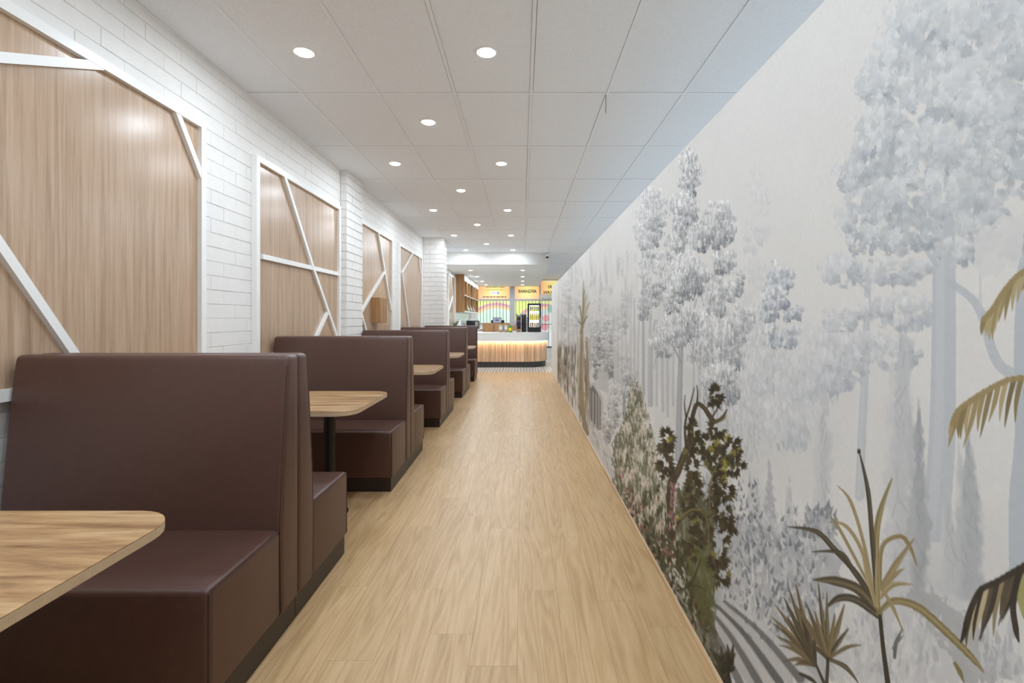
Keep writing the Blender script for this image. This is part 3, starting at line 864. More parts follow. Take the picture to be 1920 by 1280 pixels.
# --- flowering shrub by the aisle floor
SH = [(1192,714),(1202,735),(1200,790),(1212,830),(1224,880),(1236,930),(1246,1000),(1254,1060),(1262,1105),(1150,912),(1150,830),(1160,800),(1172,770),(1180,730)]
cv.poly([(1192,710),(1202,740),(1204,800),(1222,850),(1240,930),(1262,1010),(1300,1110),(1320,1190),(1250,1075),(1152,912),(1149,828),(1168,800),(1180,740)], (112,112,92), 0.85, rag=26)
cv.poly([(1160,905),(1196,925),(1236,985),(1290,1050),(1338,1150),(1352,1240),(1350,1276),(1322,1236),(1250,1102),(1176,968)], (72,72,52), 0.9, rag=18, shade=0.5)
cv.poly([(1262,920),(1300,900),(1340,960),(1345,1080),(1330,1190),(1318,1180),(1262,1090)], (74,74,44), 0.95, rag=24, shade=0.6)
cv.poly([(1280,1010),(1330,1000),(1345,1090),(1338,1170),(1315,1160)], (98,102,58), 0.8, rag=30, shade=1.2)
SC_ = ((214,206,192),(204,198,180),(226,220,208),(220,212,196),(128,130,104),(92,96,72),(110,114,90),(150,150,122),(196,190,170))
for i in range(760):
    t = U(0, 1)**0.8; xm = 1191 + 14*t; hw = 7+ 52*t**0.9
    x = xm + U(-1, 1)*hw; y = 715 + 260*t + U(-10, 10)
    yf = 697+(x-1034)/0.55-6
    if y > yf: continue
    L = U(7, 18)*(0.6+0.7*t)
    cv.stroke([(x, y), (x+U(-3,4), y+L)], [U(2,4.5)*(0.6+0.5*t), 0.8], R_.choice(SC_), 0.85, 1.2)
for i in range(230):
    x = U(1196, 1300); y = U(900, 1110)
    if y > 697+(x-1034)/0.55-8 or x > 1255+(y-900)*0.22: continue
    cv.stroke([(x, y), (x+U(-6,6), y+U(6,16))], [U(3,7), 1], R_.choice(((60,62,44),(84,86,60),(46,46,34),(120,122,96),(150,150,128),(196,190,172),(72,70,50))), 0.85, 1.4)
for i in range(150):
    x = U(1165, 1335); y = 597+(x-979)/0.545-U(0, 60)
    cv.stroke([(x, y), (x+U(-7,7), y-U(6,18))], [U(3,6), 1], R_.choice(((52,54,38),(84,86,60),(64,66,46),(110,112,84),(140,138,112),(46,44,34),(170,164,146),(132,92,86))), 0.85, 1.4)
for i in range(110):
    x, y = R_.choice(((U(1155,1190),U(850,960)),(U(1180,1210),U(930,1000)),(U(1240,1265),U(960,1080)),(U(1225,1262),U(1010,1060)),(U(1255,1275),U(900,1000))))
    cv.blob(x, y, U(1.6,3.6), U(2.5,5.5), R_.choice(((168,112,100),(204,176,164),(140,84,84),(190,150,136),(222,206,196))), 0.85, 0.5, rag=0.5)
for i in range(30):
    x, y = U(1255,1290), U(1060,1120)
    cv.stroke([(x, y), (x+U(-4,8), y+U(6,14))], [4, 1], R_.choice(((222,220,216),(196,196,190),(150,150,140))), 0.85, 1.3)

for (bx, by, r, n) in ((1188,742,8,14),(1196,770,9,16),(1176,800,12,20),(1206,806,12,22),(1164,850,14,26),(1196,850,14,26),(1224,862,12,22),(1180,890,14,26),(1212,900,14,26),(1238,930,12,20),(1222,950,14,22),(1196,925,12,18),(1240,985,10,14)):
    cv.mass(bx+4, by+r*0.8, r*1.2, r*0.9, R_.choice(((84,90,64),(96,110,94),(70,76,54),(104,104,72))), 0.75, 0.5, 1.0, 34)
    for i in range(n):
        an = U(-0.6, 0.6); x0, y0 = bx+U(-.7,.7)*r, by+U(-.7,.5)*r
        cv.stroke([(x0, y0), (x0+math.sin(an)*r*0.8, y0+math.cos(an)*r*U(0.8,1.7))], [U(1.4,2.8), 0.6], R_.choice(((226,220,208),(216,206,190),(232,228,218),(200,192,172),(206,186,172))), 0.9, 1.1)
# --- twisted dark branches with oak-like leaves
def zp(x, y): return (1130+x/3.047, 690+y/3.047)
TW = (68,60,44); TL = (120,108,72)
def br(pts, w, col=TW, a=0.95): cv.stroke([zp(*p) for p in pts], w, col, a, 1.3)
br([(395,960),(388,800),(385,700),(400,640),(430,590),(462,500),(490,430),(503,340),(515,270),(540,205),(580,228),(612,275),(640,305),(680,285),(710,238)], [14,14,13,16,13,11,10,8,8,8,8,9,8,6,2])
br([(420,605),(455,520),(490,420)], [3,3,2], TL, 0.7); br([(545,203),(585,232),(630,292)], [2,2,2], TL, 0.7)
br([(480,470),(470,360),(476,290),(500,210),(523,112)], [6,4,4,3,1.5]); br([(476,285),(468,210),(471,152)], [3,2,1]); br([(538,205),(543,150),(538,98)], [4,2.6,1.4])
br([(620,290),(650,240),(688,178)], [4,3,1.5]); br([(700,262),(690,290),(640,310)], [3,5,5], TL, 0.8)
br([(400,940),(440,870),(500,820),(560,820),(590,850),(640,820),(655,790)], [7,7,6,6,6,5,2]); br([(440,862),(500,812),(560,812)], [2,2,2], (128,122,72), 0.8)
br([(590,855),(606,920),(605,1010),(620,1050)], [4,3,3,2], (104,98,60)); br([(612,800),(610,700),(630,610),(670,530),(740,480)], [4,4,4,3,2], (110,100,62)); br([(640,600),(690,590),(720,600)], [3,2,1], TL)
br([(430,1270),(500,1240),(540,1150),(560,1090)], [5,4,3,2]); br([(500,1240),(560,1250),(590,1280)], [3,2,1])
def oak(cx, cy, rx, ry, n, s):
    for i in range(n):
        while True:
            u, v = U(-1, 1), U(-1, 1)
            if u*u+v*v < 1: break
        x, y = zp(cx+u*rx*0.9, cy+v*ry*0.95); an = math.atan2(v*0.8+0.35, u+U(-.3,.3))
        col = R_.choice(((62,54,38),(74,66,46),(54,48,34),(66,60,42),(84,76,50),(58,52,38)))
        if U(0, 1) < 0.06: col = R_.choice(((138,130,66),(120,114,70),(106,100,62)))
        for k in range(5):
            b = an+(k-2)*0.42+U(-.15,.15); L = s*U(0.9, 1.7)*(1.2-0.18*abs(k-2))
            cv.stroke([(x, y), (x+math.cos(b)*L*0.55, y+math.sin(b)*L*0.62), (x+math.cos(b)*L, y+math.sin(b)*L*1.1)], [s*0.30, s*0.42, s*0.06], col, 0.96, 1.0, smooth=False)
for c in ((365,430,34,80,40),(360,560,36,60,30),(515,360,26,60,30),(505,470,24,50,22),(512,600,28,70,30),(520,700,40,60,34),(645,170,26,60,26),(655,350,34,50,26),(610,450,46,80,44),(650,540,50,60,36),(730,470,56,60,44),(765,540,34,56,28),(690,600,40,50,26),(690,690,50,60,36),(635,720,24,90,34),(690,850,40,50,26),(715,930,34,50,26),(540,880,40,60,30),(520,1000,50,80,40),(660,1080,44,70,34),(680,1180,34,50,20),(480,780,30,60,20),(590,940,30,30,12)):
    oak(c[0], c[1], c[2]*1.05, c[3]*1.05, int(c[4]*0.62), 8.0)
for (x, y) in ((645,430),(660,420),(700,400),(715,390),(700,540),(710,560),(690,580),(690,620),(430,860),(530,870),(620,460),(380,410)):
    px, py = zp(x, y); cv.mass(px, py, 6, 7, (160,150,60), 0.7, 0.6, 1.0, 40)
# lit edges of the branches in front of the leaves
BL_ = (132,122,80)
br([(612,800),(610,700),(630,610),(670,530),(740,480)], [2.4,2.4,2,1.6,1], BL_, 0.9); br([(590,855),(606,920),(605,1010),(620,1060),(650,1150)], [2,2,2,1.6,1], BL_, 0.85)
br([(440,866),(500,815),(560,815),(590,846),(640,818)], [4,4,4,4,2], (104,96,60), 0.95); br([(446,858),(500,808),(556,808)], [1.6,1.6,1.6], (156,148,96), 0.85)
br([(516,330),(512,420),(480,500),(440,590)], [3,3,4,4], (84,74,52), 0.9); br([(548,206),(585,232),(622,282)], [3,3,3], (92,82,56), 0.95); br([(640,305),(680,285),(710,238)], [6,5,2], (92,82,56), 0.95)
for i in range(50):
    t = U(0,1); px, py = zp(392+U(-12,26), 660+260*t); cv.blob(px, py, U(1.5,3.5), U(4,9), R_.choice(((190,176,166),(160,120,124),(142,84,100),(206,196,186),(120,110,90))), 0.85, 0.6, rag=0.6)

# --- cordyline plants
def zq(x, y): return (1400+x/2.0, 640+y/2.0)
DK, TN, OL, CR = (74,68,56), (158,142,104), (136,124,84), (178,162,122)
def leaf(pts, w, col, edge=None):
    P = [zq(*p) for p in pts]; n = len(P)
    W = [w*(0.45+0.55*math.sin(math.pi*min(1, 0.15+0.75*i/(n-1)))) if i < n-1 else w*0.12 for i in range(n)]
    cv.stroke(P, W, col, 0.96, 1.3)
    if edge: cv.stroke([(p[0]+w*0.16, p[1]+w*0.1) for p in P], [v*0.35 for v in W], edge, 0.7, 1.5)
leaf([(480,960),(440,760),(390,600),(340,540)], 6.5, TN, CR)
leaf([(470,930),(430,780),(370,690),(305,678)], 7, TN, CR); leaf([(478,950),(400,800),(340,690),(308,650)], 6, TN)
leaf([(490,960),(485,760),(500,640),(545,512)], 12, OL, CR)
leaf([(500,920),(508,770),(575,730),(612,770),(638,842)], 9, TN, OL)
leaf([(500,930),(560,835),(628,738)], 13, (150,134,100), CR); leaf([(510,930),(560,872),(592,850)], 9, TN); leaf([(500,960),(550,912),(622,910)], 11, CR, OL)
leaf([(512,1000),(555,972),(640,995),(740,1080),(840,1180),(890,1240)], 15, OL, CR)
leaf([(510,930),(550,1000),(588,1090)], 7, TN, CR); leaf([(780,1205),(800,1240),(815,1280)], 9, OL)
leaf([(490,1000),(472,760),(455,560),(420,405)], 9, DK, (112,104,84)); cv.blob(*zq(421,412), 4, 6, DK, 1)
leaf([(480,980),(420,880),(330,780),(260,712),(152,694)], 10, DK, (120,110,84)); leaf([(470,960),(400,860),(350,792),(243,788)], 9, DK, (112,104,82))
leaf([(490,1012),(420,930),(330,897),(250,893)], 19, (84,76,60), (140,126,96)); leaf([(492,1028),(410,968),(345,962),(298,998)], 15, DK, (120,110,86))
leaf([(485,990),(455,880),(430,780)], 10, CR, TN); leaf([(495,1000),(490,900),(487,780)], 10, CR, OL)
cv.blob(*zq(498,1018), 8, 9, OL, 0.9)
cv.stroke([zq(500,1030), zq(512,1150), zq(530,1285)], [7,8,10], (66,60,50), 0.97, 1.3)
leaf([(555,1185),(560,1130),(585,1075)], 8, (104,106,100)); leaf([(548,1150),(570,1120),(590,1100)], 6, (120,122,116))
def fan(bx, by, tips, w):
    for i, (tx, ty) in enumerate(tips):
        mx, my = (bx+tx)/2 + (tx-bx)*0.06, (by+ty)/2 - abs(tx-bx)*0.14
        leaf([(bx, by), (mx, my), (tx, ty)], w*U(0.8,1.2), R_.choice((DK,(92,82,64),(120,106,80),(104,92,70))), R_.choice((None,(150,136,104))))
fan(258, 1215, [(90,1030),(108,988),(96,1055),(112,1105),(122,1138),(138,1200),(158,925),(184,905),(150,1030),(200,1000),(230,1050),(178,1215),(252,1080),(140,960)], 9)
fan(305, 1190, [(180,985),(222,978),(268,905),(300,940),(366,985),(382,1075),(432,1138),(255,1010),(330,1020),(222,1130),(420,1280)], 10)
cv.stroke([zq(262,1215), zq(290,1280)], [4,6], DK, 0.95); cv.stroke([zq(305,1190), zq(300,1285)], [6,7], DK, 0.95); leaf([(200,1245),(240,1265),(270,1290)], 8, DK)

# --- drooping palm fronds at the right edge
def frond(spine, n, L, w, cols, droop=1.0):
    P = np.array([zq(*p) for p in spine], float)
    for i in range(n):
        t = i/(n-1)*(len(P)-1); k = min(int(t), len(P)-2); f = t-k
        p = P[k]*(1-f)+P[k+1]*f
        l = L*U(0.75, 1.15)*(0.45+0.7*math.sin(math.pi*min(1, 0.2+0.8*i/(n-1))))
        cv.stroke([(p[0], p[1]-2), (p[0]-l*0.12, p[1]+l*0.5), (p[0]-l*U(0.10,0.34), p[1]+l*droop)], [w, w*0.9, 1.0], R_.choice(cols), 0.95, 1.3)
    cv.stroke([tuple(p) for p in P], [w*1.1]*len(P), cols[0], 0.95, 1.4)
frond([(1060,135),(980,145),(900,185),(830,230),(790,265),(772,310)], 15, 76, 10, ((164,146,104),(142,126,88),(182,164,122),(126,112,80)))
frond([(1060,-275),(1010,-240),(960,-180),(930,-130),(890,-82)], 10, 66, 10, ((164,146,104),(150,134,94),(182,166,124)))
frond([(1060,830),(1000,865),(940,900),(880,930),(846,990),(824,1058)], 16, 84, 11, ((70,62,54),(196,182,146),(92,82,66),(150,136,104),(60,54,48)))
leaf([(1040,900),(1000,980),(1010,1080),(1022,1130)], 12, (70,62,54)); leaf([(1045,880),(1030,960),(1040,1040)], 16, (170,166,110))

# fine brush grain
cv.C += (cv.n1*0.018)[..., None]
M_mural = print_mat('mural_wallpaper', 0.62, 0.0, 0.25, 0.03)
mur = grid_mesh('mural_print', cv.D[::-1], cv.Z, lambda d, z: np.stack([np.full_like(d, XR), d, z], 1), cv.C[::-1], M_mural, wr, (XR, WEND/2, 0))
mur['label'] = 'grey forest mural with olive plants and twisted branches'
# the paper goes on past the picture edge: the same forest, repeated
d2 = np.linspace(YB, cv.D.min(), 300); z2 = cv.Z[::3]
src = np.clip(np.interp(2*cv.D.min()-d2, cv.D[::-1], np.arange(len(cv.D))[::-1].astype(float)).round().astype(int), 0, len(cv.D)-1)
grid_mesh('mural_print', d2, z2, lambda d, z: np.stack([np.full_like(d, XR), d, z], 1), cv.C[src][:, ::3], M_mural, wr, (XR, (YB+cv.D.min())/2, 0))
# ------------------------------------------------------------------ service counter
M_stone = plain('pale_grey_stone', (244,243,240), 0.35, var=0.02, vscale=25)
M_slat  = wood('counter_slat_oak', (184,140,104), (224,186,150), (240,214,184), 'z', 26, 0.05, 0.4, 31.0, 0.25)
M_ckick = plain('charcoal_kickboard', (58,56,56), 0.4)
M_led   = plain('warm_led_strip', (255,240,215), 0.5, emis=(255,226,186), estr=70.0, var=0.0)
def path_pts(x1, y0, y1, x0, r, n=14):
    return arc_plan(x1, y0, y1, x0, r, n)[:-1]
CY = 13.2
ct = thing('service_counter', (-0.6, 13.5, 0), 'curved service counter with vertical oak slats and glowing light strip', 'counter')
def ring(x1, y0, y1, x0, r, th, z0, z1):
    """a curved panel of thickness th along the counter's front and side"""
    out = path_pts(x1, y0, y1, x0, r); inn = path_pts(x1-th, y0+th, y1, x0, r-th)
    return MB().prism(out + inn[::-1], 'z', z0, z1)
X0C = -2.16; Y1C = 14.75
k = ring(0.655, CY, Y1C, X0C, 0.62, 0.04, 0, 0.15); k.smooth = True; k.build('kickboard', M_ckick, ct)
k = ring(0.672, CY-0.015, Y1C, X0C, 0.635, 0.03, 0.15, 0.72); k.smooth = True; k.build('carcass', M_cab, ct)
k = ring(0.730, CY-0.105, Y1C, X0C, 0.70, 0.020, 0.705, 0.905); k.smooth = True; k.build('apron', M_stone, ct)
k = MB().prism(arc_plan(0.733, CY-0.108, Y1C, X0C, 0.70), 'z', 0.905, 0.922); k.smooth = True; k.build('worktop', M_stone, ct)
k = ring(0.708, CY-0.082, Y1C, X0C, 0.675, 0.012, 0.716, 0.722); k.smooth = True; k.build('light_strip', M_led, ct)
P = [Vector((p[0], p[1], 0)) for p in path_pts(0.685, CY-0.028, Y1C, X0C, 0.648, 40)]
acc = [0.0]
for i in range(1, len(P)): acc.append(acc[-1] + (P[i]-P[i-1]).length)
def along(s):
    for i in range(1, len(P)):
        if s <= acc[i]:
            f = (s-acc[i-1])/max(acc[i]-acc[i-1], 1e-9)
            return P[i-1].lerp(P[i], f), (P[i]-P[i-1]).normalized()
    return P[-1], (P[-1]-P[-2]).normalized()
s = 0.02
while s < acc[-1]-0.02:
    p, tg = along(s); nrm = Vector((tg.y, -tg.x, 0))
    w = 0.0135
    q = [p - tg*w, p + tg*w, p + tg*w + nrm*-0.013, p - tg*w + nrm*-0.013]
    MB().prism([(v.x, v.y) for v in q], 'z', 0.152, 0.708).build('slat', M_slat, ct)
    s += 0.034

# things on the counter
M_clear = plain('clear_plastic', (226,222,214), 0.2, spec=0.6); 
nt = M_clear.node_tree; bs = nt.nodes['Principled BSDF']; bs.inputs['Transmission Weight'].default_value = 0.55; bs.inputs['Roughness'].default_value = 0.15
M_white = plain('white_plastic', (238,237,234), 0.4, var=0.01)
M_kraft = plain('kraft_paper', (176,142,104), 0.7)
M_green = plain('green_bottle', (70,150,50), 0.3)
M_yell  = plain('yellow_label', (240,214,30), 0.4)
M_red   = plain('red_plastic', (205,45,30), 0.4)
M_steel = plain('brushed_steel', (176,178,182), 0.3, metal=0.9)
M_dark  = plain('black_plastic', (30,29,30), 0.3)
M_screen= plain('display_screen', (150,154,176), 0.25, emis=(150,156,190), estr=0.35)
ZT = 0.922
t = thing('till_stand', (-0.72, 14.3, ZT), 'low oak till stand behind the counter top', 'till stand')
MB().box(-1.13, -0.38, 14.15, 14.19, ZT, 1.155).build('front_board', M_cab, t)
MB().box(-1.13, -0.38, 14.15, 14.55, 1.156, 1.175).build('top_board', M_cab, t)
MB().box(-1.13, -1.10, 14.19, 14.55, ZT, 1.155).build('side_board', M_cab, t)
MB().box(-0.41, -0.38, 14.19, 14.55, ZT, 1.155).build('side_board', M_cab, t)
# the till
t = thing('till_screen', (-0.70, 14.3, 1.175), 'black till with tilted screen on the oak stand', 'till')
MB().box(-0.90, -0.52, 14.35, 14.5, 1.176, 1.255).bevel(0.006, 2).build('body', M_dark, t)
sc_ = MB().prism([(14.26, 1.182), (14.285, 1.178), (14.34, 1.322), (14.315, 1.328)], 'x', -0.845, -0.59).build('screen_case', M_dark, t)
MB().prism([(14.2575, 1.188), (14.26, 1.187), (14.315, 1.319), (14.3125, 1.320)], 'x', -0.832, -0.603).build('display', M_screen, sc_)
vs = [(-0.718+0.07*math.cos(i*0.3927), 14.2575+0.055*(0.5+0.2*math.sin(i*0.3927))-0.0012, 1.188+0.132*(0.5+0.2*math.sin(i*0.3927))) for i in range(16)]
MB().add(vs, [tuple(range(16))]).build('logo_patch', plain('dark_logo', (92,84,92), 0.4), sc_)
def bag(x, label):
    t = thing('plastic_bag', (x, 13.55, ZT), label, 'bag', 'clear bags on the counter')
    n = 10
    vs = []; rings_ = [(0.052,0.0,0.032),(0.060,0.03,0.036),(0.058,0.10,0.030),(0.052,0.15,0.014),(0.066,0.205,0.004)]
    for (rx, z, ry) in rings_:
        for i in range(n):
            a = 2*math.pi*i/n
            vs.append((x+rx*math.cos(a), 13.55+ry*math.sin(a), ZT+z))
    fs = [(i*n+k, i*n+(k+1)%n, (i+1)*n+(k+1)%n, (i+1)*n+k) for i in range(len(rings_)-1) for k in range(n)]
    fs += [tuple(range(n))[::-1], tuple(range((len(rings_)-1)*n, len(rings_)*n))]
    MB().add(vs, fs).sm().build('pouch', M_clear, t)
    MB().box(x-0.026, x+0.026, 13.50, 13.512, ZT+0.085, ZT+0.15).build('tag', M_white, t)
    MB().lathe([(0.045, 0.004), (0.05, 0.04), (0.03, 0.065)], (x, 13.55, ZT), 10).sm().build('contents', M_kraft, t)
bag(-0.583, 'left of the two clear plastic bags with white tags on the counter')
bag(-0.438, 'right of the two clear plastic bags with white tags on the counter')
t = thing('juice_bottle', (-0.325, 13.5, ZT), 'green bottle with yellow label and orange cap on the counter', 'bottle')
MB().lathe([(0.042,0),(0.046,0.02),(0.046,0.14),(0.036,0.175),(0.018,0.20),(0.016,0.205)], (-0.325,13.5,ZT), 16).sm().build('body', M_green, t)
MB().lathe([(0.0472,0.045),(0.0472,0.125)], (-0.325,13.5,ZT), 16).sm().build('label', M_yell, t)
MB().lathe([(0.019,0.203),(0.019,0.228)], (-0.325,13.5,ZT), 12).sm().build('cap', plain('orange_cap', (225,96,50), 0.4), t)
t = thing('paper_bag', (-0.215, 13.7, ZT), 'brown kraft paper bag standing on the counter', 'bag')
MB().prism([(-0.29,ZT),(-0.14,ZT),(-0.145,ZT+0.17),(-0.285,ZT+0.17)], 'y', 13.66, 13.76).build('pouch', M_kraft, t)
MB().prism([(-0.286,ZT+0.171),(-0.144,ZT+0.171),(-0.150,ZT+0.19),(-0.28,ZT+0.19)], 'y', 13.70, 13.72).build('folded_top', M_kraft, t)
t = thing('sweet_bowl', (-0.21, 13.45, ZT), 'small white dish of brown sweets on the counter', 'bowl')
MB().lathe([(0.03,0),(0.06,0.03),(0.072,0.045),(0.068,0.045),(0.05,0.03)], (-0.21,13.45,ZT), 18).sm().build('dish', M_white, t)
for i, (dx, dy) in enumerate(((-0.03,0),(0.02,0.02),(0.03,-0.02),(-0.005,-0.03),(0,0.03))):
    MB().lathe([(0.006,0.03),(0.018,0.04),(0.018,0.05),(0.006,0.06)], (-0.21+dx,13.45+dy,ZT), 8).sm().build('sweet', plain('brown_sweet', (110,64,40), 0.5), t)
# coffee grinder, urn and fridge
t = thing('coffee_machine', (-0.085, 13.95, ZT), 'slim silver and black coffee machine with lit display', 'coffee machine')
MB().box(-0.155,-0.035,13.85,14.1,ZT+0.09,ZT+0.42).bevel(0.005,2).build('body', M_dark, t)
hd = MB().box(-0.165,-0.025,13.83,14.1,ZT+0.421,ZT+0.52).bevel(0.006,2).build('head', M_steel, t)
MB().box(-0.135,-0.06,13.824,13.828,ZT+0.478,ZT+0.508).build('display', plain('green_display', (190,235,40), 0.4, emis=(190,240,40), estr=0.8), hd)
MB().box(-0.145,-0.052,13.840,13.848,ZT+0.13,ZT+0.30).build('front_panel', plain('blue_black_gloss', (52,54,82), 0.15), t)
MB().box(-0.160,-0.03,13.840,13.848,ZT+0.305,ZT+0.318).build('chrome_strip', M_steel, t)
MB().box(-0.160,-0.03,13.80,14.1,ZT,ZT+0.088).build('drip_base', M_kraft, t)
t = thing('hot_water_urn', (0.04, 14.05, ZT), 'tall matt black appliance column beside the fridge', 'appliance')
MB().box(-0.02,0.115,13.95,14.25,ZT,ZT+0.49).bevel(0.006,2).build('body', M_dark, t)
MB().box(-0.01,0.12,13.98,14.2,ZT+0.491,ZT+0.53).build('lid', M_white, t)
MB().lathe([(0.010,0),(0.010,0.006)], (0.05,13.945,ZT+0.455), 10).build('indicator', M_white, t)
t = thing('drip_rail', (0.128, 14.0, ZT), 'narrow white rail of cup holders between column and fridge', 'rail')
MB().box(0.121,0.150,13.95,14.1,ZT,ZT+0.46).build('upright', M_white, t)
for k in range(6): MB().box(0.123,0.148,13.935,13.949,ZT+0.04+k*0.065,ZT+0.065+k*0.065).build('cup_clip', M_dark, t)

FX0, FX1, FY, FH = 0.155, 0.525, 13.85, 0.80
t = thing('drinks_fridge', (0.34, 14.05, ZT), 'black countertop glass-door drinks fridge lit inside', 'fridge')
M_fin = plain('fridge_lit_liner', (250,252,252), 0.5, emis=(236,244,250), estr=1.6, var=0.0)
MB().box(FX0,FX0+0.045,FY,FY+0.42,ZT,ZT+FH).build('side', M_dark, t)
MB().box(FX1-0.045,FX1,FY,FY+0.42,ZT,ZT+FH).build('side', M_dark, t)
MB().box(FX0+0.046,FX1-0.046,FY,FY+0.42,ZT,ZT+0.125).build('plinth', M_dark, t)
MB().box(FX0+0.046,FX1-0.046,FY,FY+0.42,ZT+FH-0.045,ZT+FH).build('top', M_dark, t)
MB().box(FX0+0.046,FX1-0.046,FY+0.38,FY+0.42,ZT+0.126,ZT+FH-0.046).build('lit_liner', M_fin, t)
for z in (0.13, 0.335, 0.585): MB().box(FX0+0.048,FX1-0.048,FY+0.06,FY+0.375,ZT+z,ZT+z+0.006).build('shelf', M_white, t)
MB().box(FX1-0.03,FX1-0.012,FY-0.035,FY-0.004,ZT+0.18,ZT+0.40).bevel(0.004,1).build('handle', M_steel, t)
m, nt, b_ = new_mat('fridge_door_glass'); b_.inputs['Transmission Weight'].default_value = 1.0; b_.inputs['Roughness'].default_value = 0.0; b_.inputs['IOR'].default_value = 1.02
nz = N(nt, 'ShaderNodeTexNoise'); nz.inputs['Scale'].default_value = 4; rr = ramp(nt, [(0.3,(0.94,0.97,0.97,1)),(0.7,(1,1,1,1))]); nt.links.new(nz.outputs['Fac'], rr.inputs[0]); nt.links.new(rr.outputs[0], b_.inputs['Base Color'])
MB().box(FX0+0.046,FX1-0.046,FY+0.004,FY+0.008,ZT+0.126,ZT+FH-0.046).build('door_glass', m, t)
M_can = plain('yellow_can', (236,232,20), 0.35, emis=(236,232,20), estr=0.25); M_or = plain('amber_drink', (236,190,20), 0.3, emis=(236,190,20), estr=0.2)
M_redc = plain('red_can', (190,60,50), 0.35)
pos = ['first','second','third','fourth','fifth','sixth']
for i in range(5):
    x = FX0+0.082+i*0.052
    tt = thing('drink_can', (x, FY+0.11, ZT+0.591), 'yellow and white can on the top fridge shelf, %s from the left' % pos[i], 'can', 'cans on the top fridge shelf')
    MB().lathe([(0.018,0),(0.022,0.006),(0.022,0.05)], (x,FY+0.11,ZT+0.5915), 14).sm().build('lower_body', M_can, tt)
    MB().lathe([(0.0222,0.0505),(0.0222,0.095)], (x,FY+0.11,ZT+0.5915), 14).sm().build('middle_band', M_white, tt)
    MB().lathe([(0.022,0.0955),(0.022,0.125),(0.018,0.131)], (x,FY+0.11,ZT+0.5915), 14).sm().build('top_band', M_can, tt)
    tt = thing('drink_bottle', (x, FY+0.11, ZT+0.341), 'amber and yellow bottle on the middle fridge shelf, %s from the left' % pos[i], 'bottle', 'bottles on the middle fridge shelf')
    MB().lathe([(0.019,0),(0.023,0.008),(0.023,0.12),(0.012,0.165),(0.009,0.19)], (x,FY+0.11,ZT+0.3415), 14).sm().build('body', M_or if i % 2 else M_can, tt)
    MB().lathe([(0.0108,0.1905),(0.0108,0.208)], (x,FY+0.11,ZT+0.3415), 10).sm().build('cap', M_redc if i % 2 else M_white, tt)
    tt = thing('drink_can', (x, FY+0.11, ZT+0.136), 'slim %s can on the lowest fridge shelf, %s from the left' % (['gold','red','gold','white','red'][i], pos[i]), 'can', 'cans on the lowest fridge shelf')
    MB().lathe([(0.016,0),(0.020,0.006),(0.020,0.12),(0.016,0.128)], (x,FY+0.11,ZT+0.1365), 14).sm().build('body', [M_or,M_redc,M_or,M_white,M_redc][i], tt)
    MB().lathe([(0.0205,0.03),(0.0205,0.07)], (x,FY+0.11,ZT+0.1365), 14).sm().build('label_band', M_white if i != 3 else M_redc, tt)

# security camera at the bulkhead corner
t = thing('security_camera', (0.66, 13.5, 3.0), 'small white dome security camera at the bulkhead corner', 'security camera')
MB().lathe([(0.055,0.0),(0.055,0.03),(0.03,0.045)], (0.672,13.26,2.955), 18).sm().build('housing', M_white, t)
MB().lathe([(0.012,-0.045),(0.036,-0.03),(0.045,-0.001)], (0.672,13.26,2.955), 18).sm().build('dome', M_dark, t)
MB().box(0.63,0.715,13.25,13.45,3.001,3.03).build('bracket', M_white, t)

# ------------------------------------------------------------------ kitchen wall: shelf cabinet, bench, small things
CX0, CX1, SY0, SY1, SZ0 = XL+0.002, -1.875, 16.1, 21.2, 1.51
t = thing('shelf_cabinet', (CX0, 18.6, SZ0), 'long oak wall cabinet with open cubbies under the bulkhead', 'cabinet')
MB().box(CX0,CX1,SY0,SY0+0.03,SZ0,BZ-0.002).build('end_panel', M_cab, t)
MB().box(CX0,CX1,SY1-0.03,SY1,SZ0,BZ-0.002).build('end_panel', M_cab, t)
MB().box(CX0,CX0+0.02,SY0+0.03,SY1-0.03,SZ0,BZ-0.002).build('back_panel', M_cab, t)
MB().box(CX0+0.02,CX1,SY0+0.03,SY1-0.03,BZ-0.20,BZ-0.002).build('fascia', M_trim, t)
MB().box(CX0+0.02,CX1+0.01,SY0+0.03,SY1-0.03,SZ0,SZ0+0.05).build('bottom_rail', M_trim, t)
MB().box(CX0+0.02,CX1-0.01,SY0+0.03,SY1-0.03,2.06,2.085).build('shelf', M_trim, t)
for y in (17.0, 18.0, 19.0, 20.0): MB().box(CX0+0.02,CX1-0.005,y-0.05,y+0.05,SZ0+0.05,BZ-0.20).build('divider', M_cab, t)
M_pic = plain('framed_print_glass', (196,204,200), 0.2, var=0.15, vscale=5)
for k, y in enumerate((17.5, 18.5, 19.5)):
    tt = thing('leaning_picture', (CX1-0.12, y, SZ0+0.05), '%s leaning framed picture in the oak cabinet cubbies' % ['nearest','middle','farthest'][k], 'picture', 'leaning pictures in the cabinet')
    MB().prism([(CX1-0.02,SZ0+0.052),(CX1+0.005,SZ0+0.052),(CX1-0.17,2.05),(CX1-0.195,2.05)], 'y', y-0.33, y+0.33).build('frame', M_dark, tt)
    MB().prism([(CX1+0.0055,SZ0+0.07),(CX1+0.0085,SZ0+0.07),(CX1-0.162,2.035),(CX1-0.165,2.035)], 'y', y-0.30, y+0.30).build('picture_sheet', M_pic, tt)
M_splash, nt, b_ = new_mat('white_splashback_tiles')
br = N(nt, 'ShaderNodeTexBrick'); br.offset = 0.0
br.inputs['Color1'].default_value = lin((232,231,226)); br.inputs['Color2'].default_value = lin((224,223,218)); br.inputs['Mortar'].default_value = lin((170,166,158))
